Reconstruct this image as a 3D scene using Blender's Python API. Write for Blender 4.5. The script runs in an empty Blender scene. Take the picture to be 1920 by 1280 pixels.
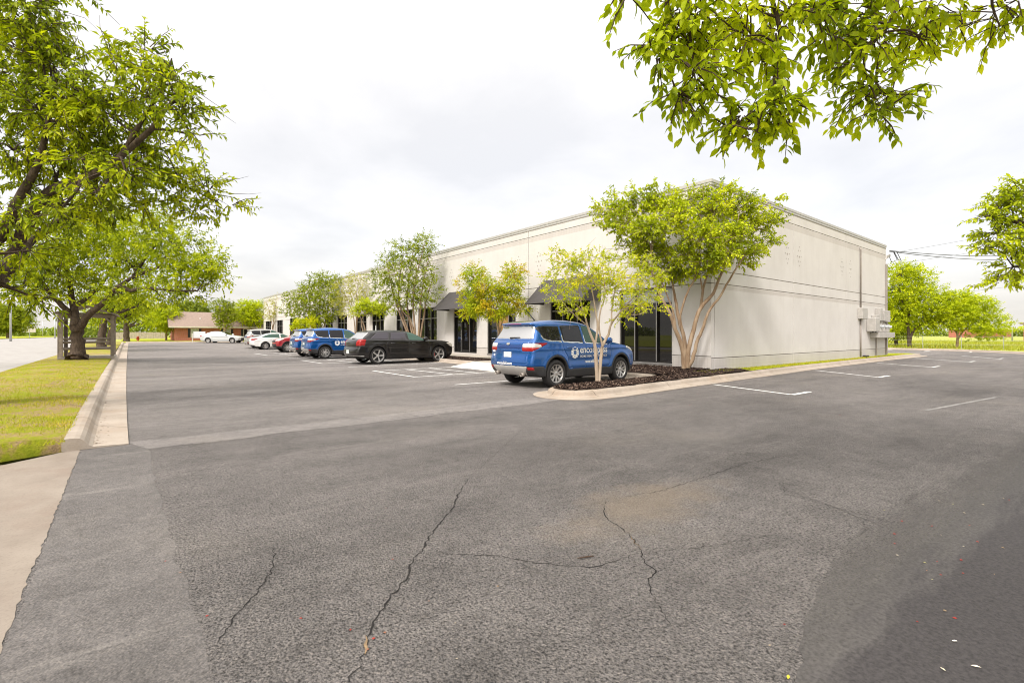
import bpy, math, random
import numpy as np

sc = bpy.context.scene
C = sc.collection
R = random.Random(7)
rng = np.random.default_rng(11)
PI = math.pi

# ------------------------------------------------------------------ camera geometry (level camera, 17 mm lens)
F_, HZ_, H_ = 910.0, 627.0, 1.38
YAW = math.atan(726.4 / 910)
SA, CA = math.sin(YAW), math.cos(YAW)


def W(px, py, t):
    u = (px - 960) / F_
    v = (HZ_ - py) / F_
    return np.array((t * (SA + u * CA), t * (CA - u * SA), H_ + v * t))


def G(px, py, z=0.0):
    return W(px, py, (H_ - z) * F_ / (py - HZ_))


def zg(y):
    return 0.012 * min(max(0.0, y - 40.0), 60.0)


cam_d = bpy.data.cameras.new('camera')
cam = bpy.data.objects.new('camera', cam_d)
C.objects.link(cam)
cam.location = (0, 0, H_)
cam.rotation_euler = (PI / 2, 0, -YAW)
cam_d.sensor_width = 36
cam_d.lens = 36 * F_ / 1920
cam_d.shift_y = -13 / 1920
cam_d.clip_start = 0.05
cam_d.clip_end = 3000
sc.camera = cam

# ------------------------------------------------------------------ materials


class NT:
    def __init__(s, name):
        s.m = bpy.data.materials.new(name)
        s.m.use_nodes = True
        s.t = s.m.node_tree
        s.t.nodes.clear()
        s.out = s.n('ShaderNodeOutputMaterial')

    def n(s, ty, **kw):
        nd = s.t.nodes.new(ty)
        for k, v in kw.items():
            if k in nd.inputs:
                nd.inputs[k].default_value = v
            else:
                setattr(nd, k, v)
        return nd

    def l(s, a, b):
        s.t.links.new(a, b)

    def coord(s):
        return s.n('ShaderNodeTexCoord').outputs['Object']

    def geo(s):
        return s.n('ShaderNodeNewGeometry').outputs['Position']

    def noise(s, vec, scale, detail=4, rough=.55):
        nd = s.n('ShaderNodeTexNoise')
        nd.inputs['Scale'].default_value = scale
        nd.inputs['Detail'].default_value = detail
        nd.inputs['Roughness'].default_value = rough
        s.l(vec, nd.inputs['Vector'])
        return nd.outputs['Fac']

    def ramp(s, fac, stops):
        nd = s.n('ShaderNodeValToRGB')
        el = nd.color_ramp.elements
        while len(el) > 1:
            el.remove(el[-1])
        for i, (p, c) in enumerate(stops):
            e = el[0] if i == 0 else el.new(p)
            e.position = p
            e.color = (*c, 1) if len(c) == 3 else c
        s.l(fac, nd.inputs['Fac'])
        return nd.outputs['Color']

    def mix(s, fac, a, b, mode='MIX'):
        nd = s.n('ShaderNodeMix', data_type='RGBA', blend_type=mode)
        for inp, v in ((nd.inputs[0], fac), (nd.inputs[6], a), (nd.inputs[7], b)):
            if isinstance(v, (int, float)):
                inp.default_value = v
            elif isinstance(v, tuple):
                inp.default_value = (*v, 1)
            else:
                s.l(v, inp)
        return nd.outputs[2]

    def math(s, op, a, b=0.0):
        nd = s.n('ShaderNodeMath', operation=op)
        for i, v in enumerate((a, b)):
            if isinstance(v, (int, float)):
                nd.inputs[i].default_value = v
            else:
                s.l(v, nd.inputs[i])
        return nd.outputs[0]

    def bump(s, h, strength=.5, dist=.01, normal=None):
        nd = s.n('ShaderNodeBump')
        nd.inputs['Strength'].default_value = strength
        nd.inputs['Distance'].default_value = dist
        s.l(h, nd.inputs['Height'])
        if normal is not None:
            s.l(normal, nd.inputs['Normal'])
        return nd.outputs['Normal']

    def prin(s, color, rough=.6, metal=0., normal=None, spec=None, ior=None, coat=0., coat_rough=.05):
        p = s.n('ShaderNodeBsdfPrincipled')
        if isinstance(color, tuple):
            p.inputs['Base Color'].default_value = (*color, 1)
        else:
            s.l(color, p.inputs['Base Color'])
        if isinstance(rough, (int, float)):
            p.inputs['Roughness'].default_value = rough
        else:
            s.l(rough, p.inputs['Roughness'])
        p.inputs['Metallic'].default_value = metal
        if spec is not None:
            p.inputs['Specular IOR Level'].default_value = spec
        if ior is not None:
            p.inputs['IOR'].default_value = ior
        p.inputs['Coat Weight'].default_value = coat
        p.inputs['Coat Roughness'].default_value = coat_rough
        if normal is not None:
            s.l(normal, p.inputs['Normal'])
        s.l(p.outputs[0], s.out.inputs[0])
        return p


def simple(name, col, rough=.6, metal=0., var=.15, scale=6., bump=0., bscale=60., **kw):
    k = NT(name)
    v = k.coord()
    c = tuple(col)
    lo = tuple(x * (1 - var) for x in c)
    hi = tuple(min(1, x * (1 + var)) for x in c)
    cc = k.ramp(k.noise(v, scale), [(.3, lo), (.7, hi)])
    nrm = k.bump(k.noise(v, bscale, 3), bump, .01) if bump else None
    k.prin(cc, rough, metal, nrm, **kw)
    return k.m


def leafmat(name, cols, trans=.45, tboost=1.6):
    trans = trans * .72
    k = NT(name)
    rnd = k.n('ShaderNodeNewGeometry').outputs['Random Per Island']
    big = k.noise(k.coord(), 1.3, 2)
    fac = k.math('ADD', k.math('MULTIPLY', rnd, .5), k.math('MULTIPLY', k.math('SUBTRACT', big, .36), 1.7))
    cols = [(min(.8, q[0] * 2.0), min(.8, q[1] * 1.88), q[2] * .75) for q in cols]
    n = len(cols)
    c = k.ramp(fac, [(i / (n - 1) * .9 + .05, cols[i]) for i in range(n)])
    p = k.prin(c, .5, spec=.14)
    tr = k.n('ShaderNodeBsdfTranslucent')
    tc = k.mix(1.0, c, (tboost * .92, tboost, tboost * .4), 'MULTIPLY')
    k.l(tc, tr.inputs['Color'])
    ms = k.n('ShaderNodeMixShader')
    ms.inputs[0].default_value = trans
    k.l(p.outputs[0], ms.inputs[1])
    k.l(tr.outputs[0], ms.inputs[2])
    k.l(ms.outputs[0], k.out.inputs[0])
    return k.m


def barkmat(name, a, b, scale=14., bump=.6):
    k = NT(name)
    v = k.coord()
    mp = k.n('ShaderNodeMapping')
    mp.inputs['Scale'].default_value = (1, 1, .28)
    k.l(v, mp.inputs[0])
    n1 = k.noise(mp.outputs[0], scale, 6, .65)
    c = k.ramp(n1, [(.3, a), (.65, b)])
    n2 = k.noise(v, 2.2, 3)
    c = k.mix(k.math('MULTIPLY', n2, .5), c, tuple(x * .6 for x in a))
    k.prin(c, .85, normal=k.bump(n1, bump, .04), spec=.2)
    return k.m


M = {}


def asphalt(name, dark, light, grain=1.0, tint=(1, .925, .89), marks=False):
    k = NT(name)
    v = k.geo()
    mp = k.n('ShaderNodeMapping')
    mp.inputs['Rotation'].default_value = (0, 0, .35)
    mp.inputs['Scale'].default_value = (.35, 1.25, 1)
    k.l(v, mp.inputs[0])
    bigs = k.noise(mp.outputs[0], .55, 5, .6)
    mid = k.noise(v, 2.2, 5, .6)
    fac = k.math('ADD', k.math('MULTIPLY', bigs, .62), k.math('MULTIPLY', mid, .38))
    base = k.ramp(fac, [(.36, tuple(dark * x for x in tint)), (.62, tuple(light * x for x in tint))])
    vo = k.n('ShaderNodeTexVoronoi')
    vo.inputs['Scale'].default_value = 74
    vo.inputs['Randomness'].default_value = 1
    k.l(v, vo.inputs['Vector'])
    vc = k.n('ShaderNodeTexVoronoi')
    vc.inputs['Scale'].default_value = 120
    k.l(v, vc.inputs['Vector'])
    stone = k.ramp(vc.outputs['Color'], [(.1, (.6, .6, .6)), (.55, (1., 1, 1)), (.92, (1.5, 1.45, 1.38))])
    base = k.mix(.62, base, stone, 'MULTIPLY')
    pit = k.noise(v, 58, 4, .72)
    mott = k.ramp(k.noise(v, 11, 5, .75), [(.34, (.74, .73, .72)), (.5, (1, 1, 1)), (.66, (1.14, 1.13, 1.12))])
    base = k.mix(.85, base, mott, 'MULTIPLY')
    pits = k.ramp(pit, [(.36, (.22, .21, .20)), (.50, (1, 1, 1)), (.66, (1.25, 1.22, 1.18))])
    base = k.mix(.85 * grain, base, pits, 'MULTIPLY')
    if marks:
        # scuffs and drag marks, a tan dusty patch where water dries out
        mp3 = k.n('ShaderNodeMapping')
        mp3.inputs['Rotation'].default_value = (0, 0, -.25)
        mp3.inputs['Scale'].default_value = (.22, 3.2, 1)
        k.l(v, mp3.inputs[0])
        sc_ = k.ramp(k.noise(mp3.outputs[0], 1.5, 6, .75), [(.56, (0, 0, 0)), (.70, (1, 1, 1))])
        base = k.mix(k.math('MULTIPLY', sc_, .34), base, (.30, .275, .25))
        mp4 = k.n('ShaderNodeMapping')
        mp4.inputs['Location'].default_value = (-3.3, -2.42, 0)
        k.l(v, mp4.inputs[0])
        mp5 = k.n('ShaderNodeMapping')
        mp5.inputs['Rotation'].default_value = (0, 0, .42)
        mp5.inputs['Scale'].default_value = (.75, 1.9, 1)
        k.l(mp4.outputs[0], mp5.inputs[0])
        ln = k.n('ShaderNodeVectorMath', operation='LENGTH')
        k.l(mp5.outputs[0], ln.inputs[0])
        dn = k.math('ADD', ln.outputs['Value'], k.math('MULTIPLY', k.math('SUBTRACT', k.noise(v, 2.0, 5, .7), .5), 1.6))
        base = k.mix(k.math('MULTIPLY', k.ramp(dn, [(.25, (1, 1, 1)), (.85, (0, 0, 0))]), .5), base, (.30, .235, .165))
        blot = k.ramp(k.noise(v, 1.1, 4, .65), [(.60, (0, 0, 0)), (.74, (1, 1, 1))])
        base = k.mix(k.math('MULTIPLY', blot, .35), base, (.07, .063, .06))
    dust = k.noise(v, .38, 3)
    base = k.mix(k.math('MULTIPLY', k.ramp(dust, [(.55, (0, 0, 0)), (.75, (1, 1, 1))]), .28), base, (.30, .265, .22))
    h = k.math('ADD', k.math('MULTIPLY', vo.outputs['Distance'], -1.2), k.math('MULTIPLY', pit, 1.6))
    nrm = k.bump(h, 1.0 * grain, .016)
    k.prin(base, .78, normal=nrm, spec=.32)
    return k.m


M['asphalt'] = asphalt('weathered_asphalt', .165, .275, marks=True)
M['asphalt_old_shade'] = asphalt('old_rough_asphalt_shade', .138, .245, 1.12, marks=True)
M['asphalt_smooth'] = asphalt('smooth_asphalt', .092, .15, .4, marks=True)
M['asphalt_light'] = asphalt('pale_smooth_asphalt', .165, .24, .6)
M['asphalt_dark'] = asphalt('dark_seal_asphalt', .058, .088, .42, (1, .97, .96))


def concrete(name, a, b, stain=(.34, .24, .16), bump=.3):
    k = NT(name)
    v = k.geo()
    c = k.ramp(k.noise(v, 1.6, 6, .65), [(.3, a), (.7, b)])
    st = k.ramp(k.noise(v, .7, 5, .7), [(.5, (0, 0, 0)), (.75, (1, 1, 1))])
    c = k.mix(k.math('MULTIPLY', st, .5), c, stain)
    sp = k.ramp(k.noise(v, 60, 3, .7), [(.3, (.75, .74, .72)), (.5, (1, 1, 1))])
    if name == 'kerb_concrete':
        sx = k.n('ShaderNodeSeparateXYZ')
        k.l(v, sx.inputs[0])
        fr = k.math('FRACT', k.math('MULTIPLY', k.math('ADD', sx.outputs[0], sx.outputs[1]), 1 / 3.05))
        jt = k.math('LESS_THAN', fr, .006)
        c = k.mix(k.math('MULTIPLY', jt, .75), c, (.09, .07, .055))
        gr_ = k.ramp(k.noise(v, 6, 5, .8), [(.55, (0, 0, 0)), (.72, (1, 1, 1))])
        c = k.mix(k.math('MULTIPLY', gr_, .35), c, (.20, .15, .11))
    c = k.mix(.6, c, sp, 'MULTIPLY')
    k.prin(c, .85, normal=k.bump(k.noise(v, 90, 4, .7), bump, .006), spec=.2)
    return k.m


M['concrete'] = concrete('kerb_concrete', (.29, .245, .20), (.41, .355, .30))
M['driveway'] = concrete('driveway_concrete', (.205, .17, .14), (.285, .245, .205), (.19, .125, .095))
M['walk'] = concrete('walkway_concrete', (.38, .34, .29), (.47, .43, .37))
M['road'] = concrete('road_surface', (.29, .275, .26), (.37, .355, .335), (.26, .24, .22))


def paintm():
    k = NT('white_line_paint')
    v = k.geo()
    w = k.ramp(k.noise(v, 26, 5, .75), [(.30, (.26, .25, .24)), (.44, (.62, .62, .60))])
    k.prin(w, .7, normal=k.bump(k.noise(v, 90, 3), .4, .006))
    return k.m


M['paint'] = paintm()


def wallm(name, a, b, ribs=False):
    k = NT(name)
    v = k.geo()
    c = k.ramp(k.noise(v, .9, 6, .6), [(.3, a), (.7, b)])
    mp = k.n('ShaderNodeMapping')
    mp.inputs['Scale'].default_value = (2.2, 2.2, .14)
    k.l(v, mp.inputs[0])
    streak = k.ramp(k.noise(mp.outputs[0], 1.3, 5, .7), [(.36, (.91, .90, .885)), (.54, (1, 1, 1))])
    c = k.mix(.3, c, streak, 'MULTIPLY')
    h = k.noise(v, 40, 4, .7)
    nrm = k.bump(h, .25, .006)
    if ribs:
        br = k.n('ShaderNodeTexBrick')
        mp2 = k.n('ShaderNodeMapping')
        mp2.inputs['Rotation'].default_value = (PI / 2, 0, 0)
        k.l(v, mp2.inputs[0])
        sep = k.n('ShaderNodeSeparateXYZ')
        k.l(v, sep.inputs[0])
        cmb = k.n('ShaderNodeCombineXYZ')
        k.l(k.math('ADD', sep.outputs[0], sep.outputs[1]), cmb.inputs[0])
        k.l(sep.outputs[2], cmb.inputs[1])
        k.l(cmb.outputs[0], br.inputs['Vector'])
        br.inputs['Scale'].default_value = 1
        br.inputs['Brick Width'].default_value = .1
        br.inputs['Row Height'].default_value = .3
        br.inputs['Mortar Size'].default_value = .008
        br.offset = 0
        nrm = k.bump(br.outputs['Fac'], -1.0, .02, nrm)
        c = k.mix(k.math('MULTIPLY', br.outputs['Fac'], .35), c, (.35, .31, .27))
    k.prin(c, .8, normal=nrm, spec=.25)
    return k.m


M['wall'] = wallm('tilt_up_wall', (.55, .527, .502), (.61, .587, .562))
M['wall_band'] = wallm('ribbed_wall_band', (.485, .455, .428), (.545, .515, .485), True)
M['groove'] = simple('reveal_groove', (.30, .27, .24), .9)
M['coping'] = simple('metal_coping', (.47, .455, .425), .45, .3, .08)
M['frame'] = simple('bronze_window_frame', (.022, .02, .019), .4, .3, .1)
M['mullion'] = simple('grey_mullion', (.30, .29, .285), .35, .6, .1)
M['awning'] = simple('charcoal_awning_cloth', (.048, .043, .043), .75, 0, .12, 3, .2, 200)
M['curtain'] = simple('tan_blind', (.34, .2, .07), .8)
M['greybox'] = simple('grey_painted_metal', (.42, .40, .375), .5, .1, .1)
M['pipe'] = simple('grey_conduit', (.30, .265, .235), .5, .2, .1)
M['meter'] = simple('meter_glass', (.5, .52, .53), .15, .3)
M['black'] = simple('black_plastic', (.018, .018, .019), .5, 0, .1)


def glassm(name, tint=(.012, .013, .013), rough=.02, ior=1.5, wav=.0):
    k = NT(name)
    nrm = k.bump(k.noise(k.geo(), 1.1, 2), wav, .02) if wav else None
    k.prin(tint, rough, normal=nrm, ior=ior, spec=.5)
    return k.m


M['storeglass'] = glassm('storefront_glass', (.010, .0095, .009), .015, 1.5, .03)
M['carglass'] = glassm('tinted_car_glass', (.010, .010, .011), .02, 1.45)
M['carglass_g'] = glassm('green_car_glass', (.06, .105, .085), .02, 1.35)
M['carglass_g'].node_tree.nodes['Principled BSDF'].inputs['Specular IOR Level'].default_value = .3
M['rearglass'] = glassm('rear_car_glass', (.42, .42, .42), .06, 2.6)
M['rearglass'].node_tree.nodes['Principled BSDF'].inputs['Metallic'].default_value = .5
M['carglass_v'] = glassm('grey_car_glass', (.045, .04, .05), .03, 1.5)


def lawnm(name, cols, scale=3.2):
    k = NT(name)
    v = k.geo()
    mp = k.n('ShaderNodeMapping')
    mp.inputs['Scale'].default_value = (1.4, .8, 1)
    k.l(v, mp.inputs[0])
    n = k.math('ADD', k.math('MULTIPLY', k.noise(mp.outputs[0], scale, 6, .7), .75), k.math('MULTIPLY', k.noise(v, .5, 2), .25))
    c = k.ramp(n, cols)
    f = k.ramp(k.noise(v, 55, 4, .75), [(.3, (.5, .5, .5)), (.6, (1.15, 1.15, 1.15))])
    c = k.mix(.8, c, f, 'MULTIPLY')
    k.prin(c, .9, normal=k.bump(k.noise(v, 45, 4, .75), .8, .03), spec=.1)
    return k.m


M['lawn'] = lawnm('patchy_lawn', [(.36, (.20, .14, .08)), (.43, (.34, .245, .13)), (.50, (.30, .25, .06)), (.56, (.27, .29, .022)), (.68, (.20, .25, .016))])
M['field'] = lawnm('pale_field', [(.35, (.29, .32, .075)), (.6, (.38, .40, .095))], .8)
M['sidegrass'] = lawnm('bright_grass', [(.35, (.33, .32, .04)), (.6, (.33, .38, .02))], 2)
M['blade'] = leafmat('grass_blade', [(.30, .23, .10), (.19, .19, .03), (.15, .18, .014), (.20, .22, .02)], .35, 1.3)
M['blade_field'] = leafmat('field_blade', [(.19, .17, .07), (.16, .18, .04), (.14, .18, .03)], .3, 1.2)


def mulchm():
    k = NT('brown_mulch')
    v = k.geo()
    n = k.noise(v, 34, 5, .8)
    c = k.ramp(n, [(.35, (.012, .008, .007)), (.55, (.05, .031, .024)), (.72, (.14, .09, .065))])
    k.prin(c, .9, normal=k.bump(n, 1.0, .05), spec=.15)
    return k.m


M['mulch'] = mulchm()
k_ = NT('mulch_chips')
k_.prin(k_.ramp(k_.n('ShaderNodeNewGeometry').outputs['Random Per Island'], [(0, (.014, .009, .008)), (.6, (.055, .034, .026)), (.9, (.15, .10, .075)), (1, (.28, .21, .16))]), .9, spec=.15)
M['chips'] = k_.m
M['crack'] = simple('crack_gap', (.010, .008, .007), .95, 0, .3, 40)
M['crackfill'] = simple('crack_debris', (.22, .15, .085), .95, 0, .4, 30)

M['bark_dark'] = barkmat('dark_bark', (.035, .024, .018), (.15, .11, .08), 16, .9)
M['bark_twig'] = simple('twig_bark', (.06, .035, .022), .8, 0, .3)
M['bark_myrtle'] = barkmat('smooth_tan_bark', (.21, .13, .075), (.47, .36, .25), 7, .25)
M['bark_pale'] = barkmat('pale_bark', (.36, .27, .19), (.60, .49, .38), 7, .2)
M['leaf_oak'] = leafmat('oak_leaves', [(.045, .065, .010), (.11, .145, .012), (.20, .235, .014), (.27, .29, .02)], .45, 1.6)
M['leaf_over'] = leafmat('overhead_leaves', [(.07, .10, .008), (.17, .215, .010), (.24, .28, .012), (.31, .33, .02)], .5, 1.7)
M['leaf_myrtle'] = leafmat('fresh_green_leaves', [(.07, .10, .012), (.17, .215, .014), (.25, .29, .018), (.31, .33, .03)], .42, 1.5)
M['leaf_yellow'] = leafmat('yellow_green_leaves', [(.13, .17, .012), (.22, .26, .014), (.29, .31, .018), (.36, .32, .02)], .45, 1.5)
M['leaf_red'] = leafmat('reddish_green_leaves', [(.12, .17, .016), (.19, .24, .018), (.25, .25, .022), (.29, .19, .03)], .4, 1.4)
M['leaf_mid'] = leafmat('olive_leaves', [(.06, .08, .014), (.13, .165, .02), (.21, .24, .025)], .4, 1.4)
M['leaf_pale'] = leafmat('sparse_pale_leaves', [(.14, .15, .07), (.20, .21, .08), (.27, .26, .14)], .4, 1.3)
M['leaf_lime'] = leafmat('lime_leaves', [(.138, .176, .014), (.222, .266, .016), (.30, .325, .02)], .45, 1.5)
M['leaf_far'] = leafmat('distant_leaves', [(.07, .10, .03), (.12, .16, .045), (.17, .21, .07)], .3, 1.2)

M['brick'] = None
k_ = NT('red_brick')
v_ = k_.geo()
sep_ = k_.n('ShaderNodeSeparateXYZ')
k_.l(v_, sep_.inputs[0])
cmb_ = k_.n('ShaderNodeCombineXYZ')
k_.l(k_.math('ADD', sep_.outputs[0], sep_.outputs[1]), cmb_.inputs[0])
k_.l(sep_.outputs[2], cmb_.inputs[1])
b_ = k_.n('ShaderNodeTexBrick')
k_.l(cmb_.outputs[0], b_.inputs['Vector'])
b_.inputs['Scale'].default_value = 1
b_.inputs['Brick Width'].default_value = .22
b_.inputs['Row Height'].default_value = .075
b_.inputs['Mortar Size'].default_value = .008
b_.inputs['Color1'].default_value = (.34, .065, .035, 1)
b_.inputs['Color2'].default_value = (.42, .10, .05, 1)
b_.inputs['Mortar'].default_value = (.4, .33, .28, 1)
k_.prin(b_.outputs['Color'], .85, spec=.2)
M['brick'] = k_.m
M['shingle'] = simple('brown_shingles', (.25, .185, .15), .9, 0, .25, 9, .5, 30)
M['trim'] = simple('cream_trim', (.62, .57, .48), .6)
M['wood'] = simple('weathered_wood', (.30, .25, .205), .8, 0, .25, 5, .3, 40)
M['signwhite'] = simple('white_sign_board', (.72, .74, .74), .5, 0, .05)
M['steelpole'] = simple('galvanised_pole', (.42, .43, .43), .4, .5, .1)
M['wire'] = simple('black_wire', (.03, .03, .03), .6)
M['redpaint'] = simple('hydrant_red', (.45, .06, .03), .4)
M['fence'] = simple('grey_fence_board', (.42, .36, .30), .85, 0, .2, 3)

# ------------------------------------------------------------------ mesh helpers


def newobj(name, mesh, parent=None):
    o = bpy.data.objects.new(name, mesh)
    C.objects.link(o)
    if parent is not None:
        o.parent = parent
    return o


def meshdata(name, V, Fs, mat, smooth=False):
    me = bpy.data.meshes.new(name)
    me.from_pydata([tuple(map(float, v)) for v in V], [], [tuple(f) for f in Fs])
    if mat is not None:
        me.materials.append(mat)
    if smooth:
        me.polygons.foreach_set('use_smooth', [True] * len(me.polygons))
    me.update()
    return me


def fastmesh(name, V, idx, mat, smooth=False):
    """V (n,3) array; idx (m,k) array of equal sized polygons."""
    V = np.asarray(V, np.float32)
    idx = np.asarray(idx, np.int32)
    m, k = idx.shape
    me = bpy.data.meshes.new(name)
    me.vertices.add(len(V))
    me.vertices.foreach_set('co', V.ravel())
    me.loops.add(m * k)
    me.loops.foreach_set('vertex_index', idx.ravel())
    me.polygons.add(m)
    me.polygons.foreach_set('loop_start', np.arange(0, m * k, k, dtype=np.int32))
    try:
        me.polygons.foreach_set('loop_total', np.full(m, k, np.int32))
    except Exception:
        pass
    if smooth:
        me.polygons.foreach_set('use_smooth', np.ones(m, bool))
    me.materials.append(mat)
    me.update(calc_edges=True)
    me.validate()
    return me


class MB:
    def __init__(s):
        s.v = []
        s.f = []

    def add(s, V, Fs):
        o = len(s.v)
        s.v += [tuple(map(float, v)) for v in V]
        s.f += [tuple(i + o for i in f) for f in Fs]
        return s

    def box(s, x0, x1, y0, y1, z0, z1, bev=0.0):
        if bev <= 0:
            V = [(x, y, z) for z in (z0, z1) for y in (y0, y1) for x in (x0, x1)]
            return s.add(V, [(0, 2, 3, 1), (4, 5, 7, 6), (0, 1, 5, 4), (2, 6, 7, 3), (0, 4, 6, 2), (1, 3, 7, 5)])
        b = bev
        V = []
        for z, e in ((z0, b), (z0 + b, 0), (z1 - b, 0), (z1, b)):
            X0, X1, Y0, Y1 = x0 + e, x1 - e, y0 + e, y1 - e
            V += [(X0 + b, Y0, z), (X1 - b, Y0, z), (X1, Y0 + b, z), (X1, Y1 - b, z), (X1 - b, Y1, z), (X0 + b, Y1, z), (X0, Y1 - b, z), (X0, Y0 + b, z)]
        Fs = [tuple(range(7, -1, -1)), tuple(range(24, 32))]
        for r in range(3):
            for i in range(8):
                j = (i + 1) % 8
                Fs.append((r * 8 + i, r * 8 + j, r * 8 + 8 + j, r * 8 + 8 + i))
        return s.add(V, Fs)

    def tube(s, path, rad, n=8, cap=True):
        P = [np.array(p, float) for p in path]
        if isinstance(rad, (int, float)):
            rad = [rad] * len(P)
        V = []
        ref = None
        for i, p in enumerate(P):
            d = P[min(i + 1, len(P) - 1)] - P[max(i - 1, 0)]
            L = np.linalg.norm(d)
            d = d / L if L > 1e-9 else np.array((0, 0, 1.))
            if ref is None:
                ref = np.array((1., 0, 0)) if abs(d[0]) < .8 else np.array((0, 1., 0))
            a = np.cross(d, ref)
            a /= np.linalg.norm(a) + 1e-12
            b = np.cross(d, a)
            ref = np.cross(a, d)
            for k in range(n):
                an = 2 * PI * k / n
                V.append(p + rad[i] * (math.cos(an) * a + math.sin(an) * b))
        Fs = []
        for i in range(len(P) - 1):
            for k in range(n):
                j = (k + 1) % n
                Fs.append((i * n + k, i * n + j, i * n + n + j, i * n + n + k))
        if cap:
            Fs.append(tuple(range(n - 1, -1, -1)))
            Fs.append(tuple(range((len(P) - 1) * n, len(P) * n)))
        return s.add(V, Fs)

    def lathe(s, prof, axis='y', c=(0, 0, 0), n=28, closed=False):
        """prof = [(r, h)] revolved about axis through c."""
        V = []
        for r, h in prof:
            for k in range(n):
                a = 2 * PI * k / n
                u, w = r * math.cos(a), r * math.sin(a)
                q = (u, h, w) if axis == 'y' else ((u, w, h) if axis == 'z' else (h, u, w))
                V.append((c[0] + q[0], c[1] + q[1], c[2] + q[2]))
        Fs = []
        m = len(prof)
        for i in range(m if closed else m - 1):
            i2 = (i + 1) % m
            for k in range(n):
                j = (k + 1) % n
                Fs.append((i * n + k, i * n + j, i2 * n + j, i2 * n + k))
        return s.add(V, Fs)

    def poly_prism(s, pts, z0, z1):
        n = len(pts)
        V = [(x, y, z0) for x, y in pts] + [(x, y, z1) for x, y in pts]
        Fs = [tuple(range(n - 1, -1, -1)), tuple(range(n, 2 * n))]
        Fs += [(i, (i + 1) % n, n + (i + 1) % n, n + i) for i in range(n)]
        return s.add(V, Fs)

    def build(s, name, mat, parent=None, smooth=False, world=True):
        V = s.v
        if parent is not None and world:
            l = parent.location
            V = [(x - l.x, y - l.y, z - l.z) for x, y, z in V]
        return newobj(name, meshdata(name, V, s.f, mat, smooth), parent)


def thing(name, label, cat, loc=(0, 0, 0), rz=0, group=None):
    o = bpy.data.objects.new(name, None)
    o.empty_display_size = .2
    C.objects.link(o)
    o.location = [float(x) for x in loc]
    o.rotation_euler = (0, 0, rz)
    o['label'] = label
    o['category'] = cat
    if group:
        o['group'] = group
    return o


def tag(o, label, cat, group=None, kind=None):
    if label:
        o['label'] = label
    if cat:
        o['category'] = cat
    if group:
        o['group'] = group
    if kind:
        o['kind'] = kind
    return o


def struct(o):
    o['kind'] = 'structure'
    return o


def stuff(o, label=None, cat=None):
    return tag(o, label, cat, None, 'stuff')


def sheet(name, pts, z, mat, slope=True):
    """flat polygon strip given as list of (x,y); follows the gentle rise of the lot"""
    V = [(x, y, z + (zg(y) if slope else 0)) for x, y in pts]
    return struct(newobj(name, meshdata(name, V, [tuple(range(len(V)))], mat)))


def rows(name, x0, x1, ys, z, mat, nx=1):
    V, Fs = [], []
    for y in ys:
        for i in range(nx + 1):
            V.append((x0 + (x1 - x0) * i / nx, y, z + zg(y)))
    for j in range(len(ys) - 1):
        for i in range(nx):
            a = j * (nx + 1) + i
            Fs.append((a, a + 1, a + nx + 2, a + nx + 1))
    return struct(newobj(name, meshdata(name, V, Fs, mat)))


# ------------------------------------------------------------------ ground, lot, road
YS = [-400, -30, 0, 20, 40, 60, 80, 100, 160, 700]
rows('ground', -500, 900, YS, -.05, M['field'])
rows('asphalt_lot', -.62, 56, [-9, -2, 10, 20, 30, 40, 50, 60, 72], 0, M['asphalt'])
rows('road', -14, -3.05, [-60, 0, 20, 40, 60, 80, 100, 160, 300], -.01, M['road'])
rows('far_lawn', -.3, 60, [72, 80, 90, 110], .07, M['sidegrass'])


def jag(p, q, n, amp):
    p, q = np.array(p), np.array(q)
    d = q - p
    nn = np.array((-d[1], d[0])) / (np.linalg.norm(d) + 1e-9)
    return [tuple(p + d * i / n + nn * R.uniform(-amp, amp) * (0 if i in (0, n) else 1)) for i in range(n + 1)]


# concrete driveway apron on the left, ragged where the asphalt laps over it
edge = jag((-.41, 7.86), (-.45, -4), 240, .009)
sheet('driveway', edge + [(-3.05, -4), (-3.05, 8.4), (-1.3, 7.42), (-1.0, 7.36)], .004, M['driveway'], False)
# smooth overlay band along the driveway and across the lot mouth
sheet('asphalt_patch', jag((-.40, 7.85), (-.43, -3), 120, .01) + jag((.20, -3), (.26, 3.0), 16, .03) + jag((.26, 3.0), (.22, 7.3), 20, .03) + [(0.0, 7.93)], .002, M['asphalt_smooth'], False)
sheet('asphalt_patch', jag((.22, 7.30), (7.3, 7.35), 26, .05) + jag((7.0, 8.0), (2.7, 7.85), 20, .05) + jag((2.7, 7.85), (0.02, 7.93), 12, .03)[1:], .003, M['asphalt_light'], False)
# older, rougher paving south of the cold joint; darker tone partly paints canopy shade
sheet('asphalt_lot', [(-.6, -9), (56, -9), (56, 4), (50, 7.6), (44, 7.9), (36, 7.85), (21.2, 7.65), (12.6, 7.25), (8.6, 7.02), (7.6, 7.4), (6.0, 7.36), (-.4, 7.32)], .0012, M['asphalt_old_shade'], False)

# cracks: narrow ragged ribbons


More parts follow.
